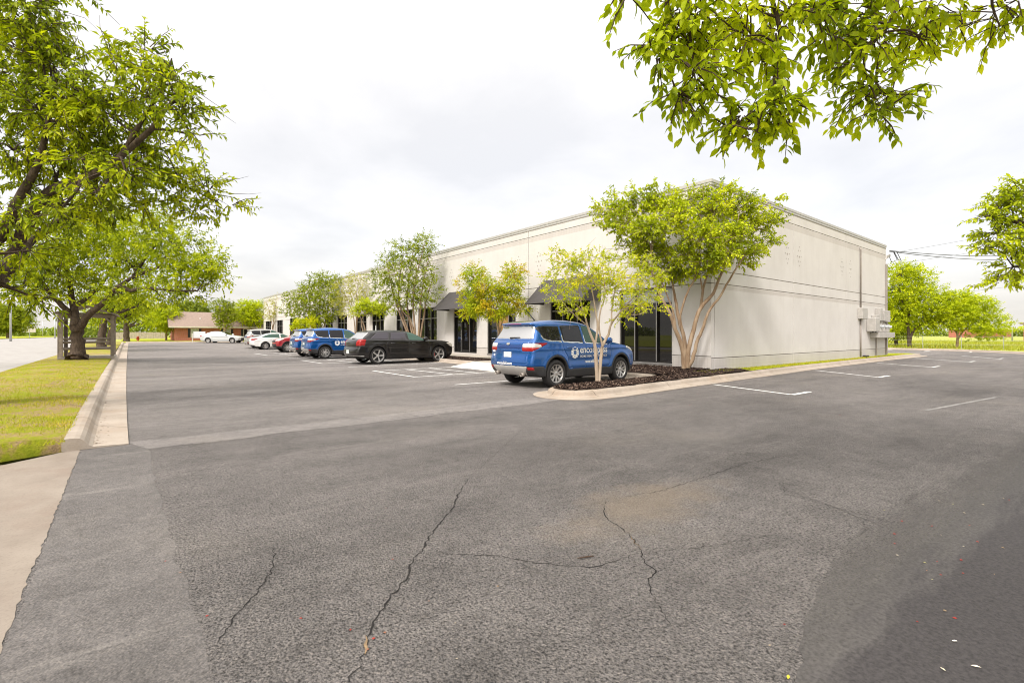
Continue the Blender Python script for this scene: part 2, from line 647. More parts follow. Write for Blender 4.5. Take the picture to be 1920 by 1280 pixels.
def crack(pts, w, name='asphalt_crack', mat='crack', z=.0045):
    P = []
    for a, b in zip(pts[:-1], pts[1:]):
        a, b = np.array(a, float), np.array(b, float)
        L = np.linalg.norm(b - a)
        n = max(2, int(L / .028))
        nn = np.array((-(b - a)[1], (b - a)[0])) / L
        for i in range(n):
            P.append(a + (b - a) * i / n + nn * R.gauss(0, .007))
    P.append(np.array(pts[-1], float))
    V, Fs = [], []
    for i, p in enumerate(P):
        d = P[min(i + 1, len(P) - 1)] - P[max(0, i - 1)]
        nn = np.array((-d[1], d[0])) / (np.linalg.norm(d) + 1e-9)
        ww = .66 * w * R.uniform(.2, 1.2) * min(1, .25 + 4 * min(i, len(P) - 1 - i) / len(P))
        V += [(*(p + nn * ww / 2), z), (*(p - nn * ww / 2), z)]
    for i in range(len(P) - 1):
        Fs.append((2 * i, 2 * i + 1, 2 * i + 3, 2 * i + 2))
    return struct(newobj(name, meshdata(name, V, Fs, M[mat])))


def gp(*pp):
    return [tuple(G(px, py)[:2]) for px, py in pp]


crack(gp((880, 895), (855, 935), (845, 960), (820, 985), (790, 1030), (768, 1060), (765, 1085), (740, 1110), (705, 1160), (690, 1195), (685, 1225), (655, 1279)), .019)
crack(gp((512, 1020), (515, 1050), (500, 1085), (480, 1115), (440, 1155), (415, 1195), (390, 1230)), .012)
crack(gp((1140, 938), (1130, 955), (1140, 975), (1165, 990), (1190, 1015), (1205, 1040), (1208, 1055), (1230, 1070), (1215, 1095), (1222, 1115), (1235, 1140), (1260, 1175)), .013)
crack(gp((1140, 937), (1240, 920), (1320, 895), (1400, 868), (1500, 850)), .010)
crack(gp((790, 1034), (860, 1040), (930, 1042), (985, 1052), (1060, 1062), (1120, 1062), (1200, 1036)), .011)
crack(gp((1205, 1036), (1290, 1028), (1370, 1018), (1440, 1005), (1500, 1012)), .007)
crack(gp((880, 895), (930, 850), (985, 800), (1010, 780)), .006)
crack(gp((495, 802), (505, 785), (540, 765)), .007)
crack(gp((560, 770), (700, 790), (860, 770), (1000, 748)), .012)
crack(gp((1468, 900), (1470, 925), (1560, 950), (1700, 985)), .007)
crack(gp((690, 1192), (684, 1228)), .02, 'crack_debris', 'crackfill', .006)
crack(gp((1180, 1004), (1204, 1032)), .008, 'crack_debris', 'crackfill', .006)

# newer smooth seal in the near right corner: grey film first, darker tone further in is painted tree shade
k_ = NT('sealer_film_shade')
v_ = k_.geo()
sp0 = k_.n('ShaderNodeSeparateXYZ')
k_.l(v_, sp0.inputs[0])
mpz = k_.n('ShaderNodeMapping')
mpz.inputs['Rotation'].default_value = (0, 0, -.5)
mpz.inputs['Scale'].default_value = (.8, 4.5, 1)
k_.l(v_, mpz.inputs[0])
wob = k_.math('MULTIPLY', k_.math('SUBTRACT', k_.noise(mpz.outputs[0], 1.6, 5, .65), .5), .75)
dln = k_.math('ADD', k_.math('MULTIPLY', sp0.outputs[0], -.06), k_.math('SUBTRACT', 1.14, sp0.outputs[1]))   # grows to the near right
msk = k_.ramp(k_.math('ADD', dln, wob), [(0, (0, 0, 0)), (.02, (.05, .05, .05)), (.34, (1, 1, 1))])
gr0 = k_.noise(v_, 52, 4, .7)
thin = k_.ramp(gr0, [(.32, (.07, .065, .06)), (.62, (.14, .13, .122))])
thick = k_.ramp(gr0, [(.32, (.03, .027, .0275)), (.62, (.062, .056, .056))])  # soft shade of the overhanging tree, painted as a darker colour
k_.prin(k_.mix(msk, thin, thick), .72, normal=k_.bump(gr0, .35, .008), spec=.3)  # thin: grey seal film; thick: painted tree shade, not more sealer
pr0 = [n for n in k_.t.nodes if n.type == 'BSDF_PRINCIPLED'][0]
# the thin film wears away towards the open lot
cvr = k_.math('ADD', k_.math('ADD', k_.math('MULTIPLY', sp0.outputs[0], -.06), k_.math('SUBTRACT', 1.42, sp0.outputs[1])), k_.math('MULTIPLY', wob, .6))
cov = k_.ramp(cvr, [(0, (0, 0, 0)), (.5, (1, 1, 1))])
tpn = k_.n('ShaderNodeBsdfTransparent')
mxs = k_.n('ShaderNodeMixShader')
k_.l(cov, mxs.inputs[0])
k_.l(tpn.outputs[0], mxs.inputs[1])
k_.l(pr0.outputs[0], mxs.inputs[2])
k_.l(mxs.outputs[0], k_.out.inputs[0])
M['sealer_shade'] = k_.m
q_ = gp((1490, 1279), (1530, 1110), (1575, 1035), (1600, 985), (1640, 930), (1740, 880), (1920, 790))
sheet('seal_shade_patch', sum((jag(a, b, 10, .02)[:-1] for a, b in zip(q_[:-1], q_[1:])), []) + [q_[-1], (11, 1.4), (11, -1.2), (1.2, -1.2)], .004, M['sealer_shade'], False)
crack(gp((1470, 918), (1560, 948), (1650, 985)), .05, 'asphalt_seam', 'asphalt_smooth', .0042)

# painted parking lines


def line(x0, y0, x1, y1, w=.1, z=.004):
    d = np.array((x1 - x0, y1 - y0))
    nn = np.array((-d[1], d[0])) / np.linalg.norm(d) * w / 2
    a, b = np.array((x0, y0)), np.array((x1, y1))
    q = [a + nn, b + nn, b - nn, a - nn]
    V = [(p[0], p[1], z + zg(p[1])) for p in q]
    return struct(newobj('parking_line', meshdata('parking_line', V, [(3, 2, 1, 0)], M['paint'])))


line(7.1, 11.4, 12.2, 11.3)
for ya, yb in ((14.3, 17.6), (23.7, 27.2), (35.0, 39.2)):
    line(7.3, ya, 11.9, ya + .1)
    line(7.3, yb, 11.9, yb + .1)
    line(7.35, ya + .05, 7.35, yb + .05, .1, .008)
    for s_ in range(3):
        xx = 8.65 + s_ * 1.05
        line(xx, yb, xx + .2, ya + .08, .1, .008)
line(7.4, 20.4, 12.6, 20.75)
for yy in (30.4, 42.8, 45.6, 48.4, 51.2, 54, 56.8, 59.6):
    line(7.5, yy, 12.0, yy + .05)
for x0, y0, x1, y1, tl in ((12.71, 7.0, 11.96, 4.67, .9), (20.79, 7.3, 19.0, 4.84, 1.0), (28.62, 7.4, 26.6, 4.93, 1.1), (35.9, 7.4, 33.2, 4.7, 1.1), (42.4, 6.4, 38.6, 4.25, 1.2)):
    line(x0, y0, x1, y1)
    line(x1 - .05, y1, x1 + tl, y1 - .02, .12, .008)
for i in range(6):
    line(50.5, 18 - i * 2.7, 54.5, 18.3 - i * 2.7)
_l = line(11.4, 2.2, 15.0, 1.7, .08)
_l.data.materials[0] = simple('worn_line_paint', (.20, .19, .18), .8, 0, .4, 9)

# kerbs: sweep a rounded kerb + gutter profile along a path (left side of path = raised side)
KP = [(-.30, .0), (-.30, .012), (-.02, .022), (.02, .05), (.05, .115), (.085, .148), (.14, .155), (.22, .152), (.24, .12), (.24, 0)]


def kerb(name, path, prof=KP, mat='concrete', end=False):
    P = [np.array(p, float) for p in path]
    V, Fs = [], []
    k = len(prof)
    for i, p in enumerate(P):
        a = P[i] - P[i - 1] if i > 0 else P[1] - P[0]
        b = P[i + 1] - P[i] if i < len(P) - 1 else P[-1] - P[-2]
        a, b = a / np.linalg.norm(a), b / np.linalg.norm(b)
        d = a + b
        d /= np.linalg.norm(d)
        nn = np.array((-d[1], d[0])) / max(.5, float(np.dot(d, a)))
        for o, z in prof:
            q = p + nn * o
            V.append((q[0], q[1], z + .004 + zg(q[1])))
    for i in range(len(P) - 1):
        for j in range(k - 1):
            Fs.append((i * k + j, i * k + k + j, i * k + k + j + 1, i * k + j + 1))
    Fs.append(tuple(range(k)))
    Fs.append(tuple(range(len(P) * k - 1, (len(P) - 1) * k - 1, -1)))
    return struct(newobj(name, meshdata(name, V, Fs, M[mat])))


def arc(cx, cy, r, a0, a1, n):
    return [(cx + r * math.cos(math.radians(a0 + (a1 - a0) * i / n)), cy + r * math.sin(math.radians(a0 + (a1 - a0) * i / n))) for i in range(n + 1)]


KL = [(-.36, .0), (-.36, .012), (-.02, .024), (.02, .05), (.06, .105), (.10, .135), (.15, .145), (.24, .145), (.26, .1), (.26, 0)]
kerb('kerb', [(-.32, 7.75), (-.33, 10), (-.33, 14), (-.31, 22), (-.27, 32), (-.2, 45), (-.1, 60), (0.0, 71.5)], KL)
kerb('kerb', [(-3.02, 72), (-3.0, 40), (-2.95, 20), (-2.9, 12), (-2.6, 9.4), (-2.0, 8.0)], [(-.3, 0), (-.3, .012), (-.02, .02), (.03, .12), (.06, .145), (.18, .15), (.2, .1), (.2, 0)])
# island with mulch around the corner of the building
ISL = arc(8.15, 7.75, .62, 165, 268, 10)
isl_path = [(12.55, 8.55), (8.6, 8.42)] + arc(8.0, 7.78, .62, 95, 262, 14) + [(8.6, 7.13), (12.6, 7.36), (21.2, 7.78), (30, 7.95), (36, 7.95), (39.5, 7.9)] + arc(39.6, 8.6, .7, -85, 80, 8) + [(39, 9.5), (38.4, 11), (38.3, 28)]
kerb('kerb', isl_path)
kerb('kerb', [(12.5, 72), (12.5, 58), (12.45, 40), (12.45, 23), (12.42, 18.3)])
kerb('kerb', [(12.2, 14.6), (12.38, 14.2), (12.5, 13.6), (12.52, 8.9)])
kerb('kerb', [(12.42, 18.3), (12.3, 17.9), (12.1, 17.75)])
kerb('kerb', [(47.5, 2.6), (49.3, 4.2), (52.3, 6.4), (54.2, 8.6), (55.0, 13.5), (55.4, 30)][::-1])
kerb('kerb', [(60, -1.5), (20, -1.5), (2.2, -1.5), (1.4, -1.9), (1.1, -2.8)][::-1])

# raised beds, lawns
gl = thing


def bed(name, pts, z, mat):
    return sheet(name, pts, z, M[mat], False)


def lawn_verge():
    V, Fs = [], []
    ys = [7.5, 8, 9, 10, 12, 14, 17, 20, 25, 30, 35, 40, 50, 60, 72]
    for y in ys:
        xr = -.55 + (.0 if y < 40 else .3 * (y - 40) / 32)
        xl = -3.2 if y > 9.6 else -1.4 - 1.8 * max(0, (y - 7.5)) / 2.1
        for i in range(9):
            f = i / 8
            x = xl + (xr - xl) * f
            V.append((x, y if y > 7.6 else 7.42 + .35 * f, .145 + zg(y) + .05 * math.sin(f * PI)))
    for j in range(len(ys) - 1):
        for i in range(8):
            a = j * 9 + i
            Fs.append((a, a + 1, a + 10, a + 9))
    # skirt down to the driveway
    n = len(V)
    for i in range(9):
        x, y, z = V[i]
        V.append((x, y - .01, 0))
    for i in range(8):
        Fs.append((i, n + i, n + i + 1, i + 1))
    return struct(newobj('verge_lawn', meshdata('verge_lawn', V, Fs, M['lawn'], True)))


lawn_verge()


def bumpy(name, x0, x1, y0, y1, z0, z1, mat, res=.12, amp=.02, mask=None):
    nx, ny = max(2, int((x1 - x0) / res)), max(2, int((y1 - y0) / res))
    V, Fs = [], []
    for j in range(ny + 1):
        for i in range(nx + 1):
            x, y = x0 + (x1 - x0) * i / nx, y0 + (y1 - y0) * j / ny
            V.append((x, y, z0 + (z1 - z0) * i / nx + zg(y) + R.uniform(-amp, amp)))
    for j in range(ny):
        for i in range(nx):
            a = j * (nx + 1) + i
            xm, ym = x0 + (x1 - x0) * (i + .5) / nx, y0 + (y1 - y0) * (j + .5) / ny
            if mask is None or mask(xm, ym):
                Fs.append((a, a + 1, a + nx + 2, a + nx + 1))
    return struct(newobj(name, meshdata(name, V, Fs, M[mat], True)))


def island_mask(x, y):
    lo = 7.30 + (x - 8.6) * .05 if x > 8.2 else 7.42
    return y > lo and (x > 7.62 or True) and ((x - 8.0) ** 2 + (y - 7.78) ** 2 < .21 or x > 8.0) and not (x > 16.2 and y > 8.62)


bumpy('mulch_bed', 7.5, 12.8, 7.2, 8.35, .155, .19, 'mulch', .1, .018, island_mask)
bumpy('mulch_bed', 12.72, 16.5, 7.4, 8.62, .19, .21, 'mulch', .1, .02, island_mask)
bumpy('mulch_bed', 12.72, 15.5, 8.6, 14.1, .17, .24, 'mulch', .1, .02)
bumpy('mulch_bed', 12.66, 14.1, 18.4, 34.4, .16, .2, 'mulch', .15, .018)
bumpy('mulch_bed', 12.66, 14.1, 37.4, 72, .16, .2, 'mulch', .3, .018)
kerb('kerb', [(.1, 71.9), (12.2, 71.9)])
sheet('walkway', [(14.1, 14.1), (15.6, 14.1), (15.6, 40), (14.1, 40)], .215, M['walk'])
sheet('walkway', [(14.1, 40), (15.6, 40), (15.6, 76), (14.1, 76)], .215, M['walk'])
sheet('walkway', [(12.3, 14.2), (14.2, 14.2), (14.2, 18.3), (12.3, 18.3)], .17, M['walk'], False)
sheet('walkway', [(12.66, 34.4), (14.2, 34.4), (14.2, 37.4), (12.66, 37.4)], .18, M['walk'])
# kerb ramp in the hatched bay
struct(MB().add([(10.7, 14.45, .006), (10.9, 17.9, .006), (12.35, 18.2, .172), (12.35, 14.3, .172), (12.35, 18.2, 0), (12.35, 14.3, 0)], [(0, 1, 2, 3)][::-1] + [(0, 3, 5), (1, 4, 2)]).build('kerb_ramp', simple('white_ramp', (.52, .50, .46), .8)))
V_ = []
sheet('side_lawn', [(13.6, 7.66), (21.2, 8.0), (30, 8.18), (36, 8.18), (39.4, 8.1), (39.9, 8.6), (39.2, 9.2), (38.1, 11), (38.1, 30), (34, 30), (34, 8.75), (13.6, 8.75)], .165, M['sidegrass'], False)
sheet('field', [(49.5, 4.1), (52.5, 6.2), (54.5, 8.5), (55.3, 13.5), (55.7, 30), (55.7, 70), (700, 420), (700, -160), (300, -90), (60, -1.6), (47.5, -1.6), (47.6, 2.4)], .10, M['field'], False)
sheet('verge_lawn', [(1.2, -30), (60, -30), (60, -1.74), (2.3, -1.74), (1.5, -2.1), (1.2, -2.9)], .13, M['lawn'], False)
sheet('far_verge', [(-14.2, -60), (-14.2, 40), (-60, 40), (-60, -60)], .06, M['sidegrass'])
sheet('far_verge', [(-14.2, 40), (-14.2, 100), (-14.2, 300), (-120, 300), (-120, 100), (-60, 40)], .03, M['sidegrass'])

# ------------------------------------------------------------------ the commercial building
FX, FY = 15.4, 8.57
BX1, BY1 = 34.9, 75.7
TOP = 6.61
bld = thing('office_building', 'long single storey pale concrete office building with dark storefront windows and black awnings', 'building', (FX, FY, 0))


def wallgrid(name, mapf, u0, u1, z0, z1, openings, vj, hj, bands, flip=False, gw=.030, gd=.028, od=.16, orn=()):
    us, zs = {u0, u1}, {z0, z1}
    for a, b, c, d in openings:
        us |= {a, b}
        zs |= {c, d}
    for u in vj:
        us |= {u - gw / 2, u + gw / 2}
    for z in hj:
        zs |= {z - gw / 2, z + gw / 2}
    for a, b in bands:
        zs |= {a, b}
    us = sorted(u for u in us if u0 <= u <= u1)
    zs = sorted(z for z in zs if z0 <= z <= z1)
    nu, nz = len(us) - 1, len(zs) - 1
    D = [[0.0] * nz for _ in range(nu)]
    for i in range(nu):
        um = (us[i] + us[i + 1]) / 2
        for j in range(nz):
            zm = (zs[j] + zs[j + 1]) / 2
            if any(a < um < b and c < zm < d for a, b, c, d in openings):
                D[i][j] = od
            elif any(abs(um - u) < gw / 2 for u in vj) or any(abs(zm - z) < gw / 2 for z in hj):
                D[i][j] = gd
    V, Fs, mi = [], [], []

    def quad(pts, m):
        b = len(V)
        V.extend(mapf(*p) for p in pts)
        Fs.append((b, b + 1, b + 2, b + 3) if not flip else (b + 3, b + 2, b + 1, b))
        mi.append(m)
    for i in range(nu):
        for j in range(nz):
            d = D[i][j]
            zm = (zs[j] + zs[j + 1]) / 2
            a, b, c, e = us[i], us[i + 1], zs[j], zs[j + 1]
            if d < od:
                m = 2 if d == gd else (1 if any(p < zm < q for p, q in bands) else 0)
                quad([(a, c, d), (b, c, d), (b, e, d), (a, e, d)], m)
            if i + 1 < nu and D[i + 1][j] != d:
                quad([(b, c, d), (b, c, D[i + 1][j]), (b, e, D[i + 1][j]), (b, e, d)], 0)
            if j + 1 < nz and D[i][j + 1] != d:
                quad([(a, e, d), (b, e, d), (b, e, D[i][j + 1]), (a, e, D[i][j + 1])], 0)
    for (u, z) in orn:
        for du, dz in ((0, .42), (-.09, .26), (.09, .26), (-.19, .02), (.19, .02), (-.11, -.2), (.09, -.2), (0, -.38), (0, 0)):
            s_ = .035 if (du, dz) != (0, 0) else .05
            quad([(u + du - s_, z + dz, -.006), (u + du, z + dz - s_, -.006), (u + du + s_, z + dz, -.006), (u + du, z + dz + s_, -.006)], 2)
    l = bld.location
    me = meshdata(name, [(x - l.x, y - l.y, z - l.z) for x, y, z in V], Fs, M['wall'])
    me.materials.append(M['wall_band'])
    me.materials.append(M['groove'])
    me.polygons.foreach_set('material_index', mi)
    return newobj(name, me, bld)


wins = [(10.05, 12.42, .33, 3.12, 'big'), (14.0, 16.44, .33, 2.85, 'store'), (19.0, 21.44, .35, 2.72, 'blind'), (22.46, 24.89, .33, 2.85, 'store'),
        (26.9, 29.4, .36, 3.1, 'win'), (30.2, 32.75, .36, 3.1, 'win'), (34.9, 37.1, .36, 3.0, 'store'), (38.3, 40.5, .36, 3.05, 'win'),
        (42.7, 45.15, .4, 3.1, 'win'), (46.5, 48.8, .42, 3.1, 'win'), (50.6, 53.0, .45, 3.1, 'store'), (54.5, 56.8, .48, 3.1, 'win'),
        (58.9, 61.8, .5, 3.3, 'store'), (65.1, 68.0, .52, 3.2, 'win'), (71.3, 74.5, .55, 3.2, 'win')]
wallgrid('front_wall', lambda u, z, d: (FX + d, u, z), FY, BY1, .05, TOP - .02, [w[:4] for w in wins],
         [18.0, 25.9, 33.8, 41.7, 49.6, 57.5, 65.4 - .7], [.64, 3.12, 3.6, 6.09], [(.05, .60), (5.84, 6.06)], True, orn=[(J + s_ * .75, 4.85) for J in (18.0, 25.9, 33.8, 41.7) for s_ in (-1, 1)])
wallgrid('side_wall', lambda u, z, d: (u, FY + d, z), FX, BX1, .05, TOP - .02, [], [15.62, 21.98, 28.29], [.58, 3.12, 3.56, 6.02], [(.05, .545), (2.93, 3.09), (5.74, 5.99)], False, orn=[(J + s_ * .6, 4.7) for J in (21.98, 28.29) for s_ in (-1, 1)])
bk = MB()
bk.add([(BX1, FY, .05), (BX1, BY1, .05), (BX1, BY1, TOP - .02), (BX1, FY, TOP - .02), (FX, BY1, .05), (FX, BY1, TOP - .02)], [(0, 1, 2, 3), (1, 4, 5, 2)])
bk.build('rear_wall', M['wall'], bld)
rf = MB()
rf.add([(FX + .05, FY + .05, 6.3), (BX1 - .05, FY + .05, 6.3), (BX1 - .05, BY1 - .05, 6.3), (FX + .05, BY1 - .05, 6.3)], [(0, 1, 2, 3)])
rf.build('roof', simple('roof_membrane', (.5, .49, .47), .8), bld)
cp = MB()
for a in ((FX - .035, FX + .3, FY - .035, BY1 + .035), (BX1 - .3, BX1 + .035, FY - .035, BY1 + .035)):
    cp.box(a[0], a[1], a[2], a[3], TOP - .10, TOP)
cp.box(FX + .3, BX1 - .3, FY - .035, FY + .3, TOP - .10, TOP - .002)
cp.box(FX + .3, BX1 - .3, BY1 - .3, BY1 + .035, TOP - .10, TOP - .002)
cp.box(FX - .02, FX + .02, FY - .02, BY1, TOP - .19, TOP - .101)
cp.box(FX + .021, BX1 + .02, FY - .02, FY + .02, TOP - .19, TOP - .101)
cp.build('coping', M['coping'], bld)
# thin dark joint line under the coping flashing
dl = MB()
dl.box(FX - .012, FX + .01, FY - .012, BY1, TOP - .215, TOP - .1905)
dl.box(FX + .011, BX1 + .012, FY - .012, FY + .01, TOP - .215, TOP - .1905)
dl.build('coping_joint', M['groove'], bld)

for wi, (a, b, c, d, kind) in enumerate(wins):
    x = FX + .16
    fr = MB()
    t = .055
    fr.box(x - .11, x, a, a + t, c, d)
    fr.box(x - .11, x, b - t, b, c, d)
    fr.box(x - .11, x, a + t, b - t, d - t, d)
    fr.box(x - .11, x, a + t, b - t, c, c + t)
    if kind == 'store':
        cuts = [a + (b - a) * .32, a + (b - a) * .69]
        trz = c + 2.12
    elif kind == 'big':
        cuts = [10.75, 11.73]
        trz = 2.58
    elif kind == 'blind':
        cuts = [a + (b - a) * .26, a + (b - a) * .66]
        trz = 2.40
    else:
        cuts = [a + (b - a) * .33, a + (b - a) * .66]
        trz = 2.42
    for q in cuts:
        fr.box(x - .10, x - .005, q - t / 2, q + t / 2, c + t, d - t)
    w = fr.build('window' if kind != 'store' else 'storefront', M['frame'], bld)
    w.parent = bld
    ed = [a + t] + cuts + [b - t]
    gl_ = MB()
    gl_.add([(x - .012, a + t, c + t), (x - .012, b - t, c + t), (x - .012, b - t, d - t), (x - .012, a + t, d - t)], [(3, 2, 1, 0)])

    def sub(mb, name, mat, par):
        V = [(vx - FX, vy - FY, vz) for vx, vy, vz in mb.v]
        return newobj(name, meshdata(name, V, mb.f, mat), par)
    sub(gl_, 'pane', M['storeglass'], w)
    tb = MB().box(x - .105, x - .001, a + t + .002, b - t - .002, trz - .022, trz + .022)
    for q in ([a + t * .5] if kind == 'big' else []) + cuts:
        tb.box(x - .118, x - .1005, q - .02, q + .02, c + t, d - t)
    sub(tb, 'mullion', M['mullion'], w)
    if kind in ('big', 'win', 'blind'):
        sub(MB().box(FX - .03, FX + .15, a - .0, b + .0, c - .055, c - .001), 'sill', M['mullion'], w)
    if kind == 'blind':
        bl = MB()
        n_ = 14
        y0_, y1_ = cuts[0] + .05, cuts[1] - .05
        for q in range(n_):
            ya = y0_ + (y1_ - y0_) * q / n_
            bl.box(x - .016, x - .0125, ya + .004, ya + (y1_ - y0_) / n_ - .004, c + .1, trz - .04)
        sub(bl, 'blind', M['curtain'], w)
    if kind == 'big':
        sub(MB().box(x - .016, x - .0125, a + t, b - t, trz + .03, d - t - .004), 'transom_panel', simple('pale_transom_panel', (.42, .43, .45), .35), w)
    if 34 < a < 36:
        sub(MB().box(x - .02, x - .0125, b - .55, b - .25, c + .55, c + 1.75), 'window_notice', M['signwhite'], w)
    if kind == 'store':
        dr = MB()
        q0, q1 = cuts[0] + .03, cuts[1] - .03
        dr.box(x - .085, x - .02, q0, q0 + .06, c + .01, trz - .03)
        dr.box(x - .085, x - .02, q1 - .06, q1, c + .01, trz - .03)
        dr.box(x - .085, x - .02, q0 + .06, q1 - .06, c + .01, c + .16)
        dr.box(x - .085, x - .02, q0 + .06, q1 - .06, trz - .1, trz - .03)
        sub(dr, 'door', M['frame'], w)
        sub(MB().tube([(x - .10, q1 - .03, c + .75), (x - .15, q1 - .03, c + .8), (x - .15, q1 - .03, c + 1.25), (x - .10, q1 - .03, c + 1.3)], .017, 8), 'handle', simple('pale_handle', (.7, .69, .66), .3, .6), w)


def awning(y0, y1, zt, zb, out, name='awning'):
    m = MB()
    x0, x1 = FX - .002, FX - out
    th = .02
    V = [(x0, y0, zt), (x0, y1, zt), (x1, y1, zb), (x1, y0, zb), (x0, y0, zb), (x0, y1, zb)]
    inn = [(x0, y0 + th, zt - .03), (x0, y1 - th, zt - .03), (x1 + th, y1 - th, zb), (x1 + th, y0 + th, zb), (x0, y0 + th, zb), (x0, y1 - th, zb)]
    m.add(V + inn, [(0, 3, 2, 1), (0, 4, 3), (1, 2, 5), (6, 7, 8, 9), (6, 9, 10), (7, 11, 8), (3, 9, 8, 2), (3, 4, 10, 9), (2, 8, 11, 5)])
    return m.build(name, M['awning'], bld)


awning(21.9, 25.4, 3.92, 2.80, 1.2)
awning(13.4, 16.9, 3.90, 2.76, 1.2)
awning(34.6, 37.4, 3.5, 2.95, .7)
awning(50.2, 53.4, 3.6, 2.95, .7)
# downspout and conduit on the side wall, lamp at the far corner
MB().box(BX1 - .12, BX1 - .02, FY - .09, FY - .005, .2, 5.5).build('downspout', M['pipe'], bld)
lp = MB()
lp.add([(BX1 - .1, FY - .05, 5.78), (BX1 - .1, FY + .25, 5.78), (BX1 + .75, FY - .05, 6.02), (BX1 + .75, FY + .25, 6.02), (BX1 + .7, FY - .05, 6.15), (BX1 + .7, FY + .25, 6.15), (BX1 + .05, FY - .05, 6.0), (BX1 + .05, FY + .25, 6.0)],
       [(0, 1, 3, 2), (2, 3, 5, 4), (4, 5, 7, 6), (6, 7, 1, 0), (0, 2, 4, 6), (1, 7, 5, 3)])
lp.build('wall_lamp', M['greybox'], bld)
pr = MB().tube([(33.0, FY - .03, .2), (33.0, FY - .03, 1.3)], .03, 8)
pr.build('drain_pipe', M['pipe'], bld)

# electrical service on the side wall
es = thing('electric_meter_bank', 'bank of grey electric meters, cabinets and trough mounted on the side wall', 'meter bank', (32.6, FY, 1.3))
MB().box(31.4, 32.15, FY - .42, FY - .004, 1.55, 2.28, .02).build('cabinet', M['greybox'], es)
MB().box(32.0, 34.95, FY - .42, FY - .004, 1.20, 1.5, .015).build('trough', M['greybox'], es)
for i, (xx, z0, z1) in enumerate(((32.25, 1.75, 2.45), (32.85, 2.15, 2.85), (33.65, 2.15, 2.75), (34.3, 2.1, 2.75))):
    MB().box(xx, xx + .42, FY - .26, FY - .004, z0, z1, .015).build('switch_box', M['greybox'], es)
    MB().tube([(xx + .2, FY - .14, 1.5), (xx + .2, FY - .14, z0 + .002)], .03, 8).build('conduit', M['pipe'], es)
for i, xx in enumerate((32.5, 33.2, 33.95, 34.6)):
    s_ = MB().box(xx - .16, xx + .16, FY - .22, FY - .004, 1.52, 1.98, .01).build('meter_socket', M['greybox'], es)
    g_ = MB().lathe([(0, FY - .36), (.07, FY - .355), (.085, FY - .33), (.085, FY - .2)], 'y', (xx, 0, 1.82), 14)
    o_ = newobj('meter_glass', meshdata('meter_glass', [(x - 32.6, y - FY, z - 1.3) for x, y, z in g_.v], g_.f, M['meter'], True), s_)
jb = thing('conduit_riser', 'tall thin conduit with a square junction box climbing the side wall', 'conduit', (30.32, FY, .2))
MB().tube([(30.32, FY - .05, .2), (30.32, FY - .05, 2.2)], .035, 8).build('lower_conduit', M['pipe'], jb, True)
MB().box(30.0, 30.85, FY - .22, FY - .004, 2.2, 2.78, .015).build('junction_box', M['greybox'], jb)
MB().tube([(30.32, FY - .05, 2.78), (30.32, FY - .05, 5.85), (30.32, FY - .02, 5.95)], .035, 8).build('upper_conduit', M['pipe'], jb, True)
vb = MB().box(30.7, 31.3, FY - .16, FY - .02, .16, .27, .02)
tag(vb.build('vent_cover', M['black']), 'small black vent cover at the foot of the side wall', 'vent')

# ------------------------------------------------------------------ brick house at the far end
bh = thing('brick_house', 'low red brick house with brown shingle roof and cream trim', 'house', (5, 78, .6))
hx0, hx1, hy0, hy1 = 5.2, 30, 78, 86
MB().box(hx0, hx1, hy0, hy1, .4, 2.45).build('wall', M['brick'], bh)
r_ = MB()
r_.add([(hx0 - .7, hy0 - .5, 2.42), (hx1, hy0 - .5, 2.42), (hx1, hy1 + .5, 2.42), (hx0 - .7, hy1 + .5, 2.42), (hx0 - 0.7, (hy0 + hy1) / 2 - .4, 4.55), (hx1 - .5, (hy0 + hy1) / 2 - .4, 4.55)], [(0, 1, 5, 4), (1, 2, 5), (2, 3, 4, 5), (3, 0, 4), (0, 3, 2, 1)])
rf_ = r_.build('roof', M['shingle'], bh)
for x in (8.2, 10.4):
    vv = MB().add([(x - .16, 79.6, 3.2), (x + .16, 79.6, 3.2), (x, 79.6, 3.75), (x, 80.6, 3.72)], [(0, 1, 2), (0, 2, 3), (1, 3, 2)])
    newobj('roof_vent', meshdata('roof_vent', [(a - 5, b - 78, c - .6) for a, b, c in vv.v], vv.f, M['signwhite']), rf_)
MB().box(hx0 - .72, hx1, hy0 - .56, hy0 - .501, 2.28, 2.46).build('fascia', M['trim'], bh)
for x in (7.4, 11.2, 13.7):
    f_ = MB().box(x - .45, x + .45, hy0 - .04, hy0 - .002, .95, 2.2).build('window', M['trim'], bh)
    g_ = MB().box(x - .38, x + .38, hy0 - .05, hy0 - .041, 1.02, 2.1)
    newobj('pane', meshdata('pane', [(a - 5, b - 78, c - .6) for a, b, c in g_.v], g_.f, M['storeglass'] if x > 12 else simple('pale_pane', (.42, .44, .40), .2)), f_)
    for s_ in (-1, 1):
        MB().box(x + s_ * .62 - .15, x + s_ * .62 + .15, hy0 - .035, hy0 - .002, 1.0, 2.15).build('shutter', M['frame'], bh)

sg = thing('yard_sign', 'white board sign on two posts in front of the brick house', 'sign', (7.2, 71.5, .4))
for x in (6.55, 8.0):
    MB().box(x - .05, x + .05, 71.45, 71.55, .35, 1.5).build('post', M['trim'], sg)
MB().box(6.65, 7.9, 71.42, 71.449, .95, 1.75).build('board', M['signwhite'], sg)

fe = thing('board_fence', 'pale board fence across the lawn left of the brick house', 'fence', (0, 96, .6))
fm_ = MB()
xx = -1.5
while xx < 5.0:
    fm_.box(xx, xx + .28, 96, 96.03, .6, 1.75 + R.uniform(-.02, .02))
    xx += .3
fm_.build('board_panel', M['fence'], fe)
MB().box(-1.5, 5, 96.035, 96.08, 1.45, 1.53).build('rail', M['fence'], fe)

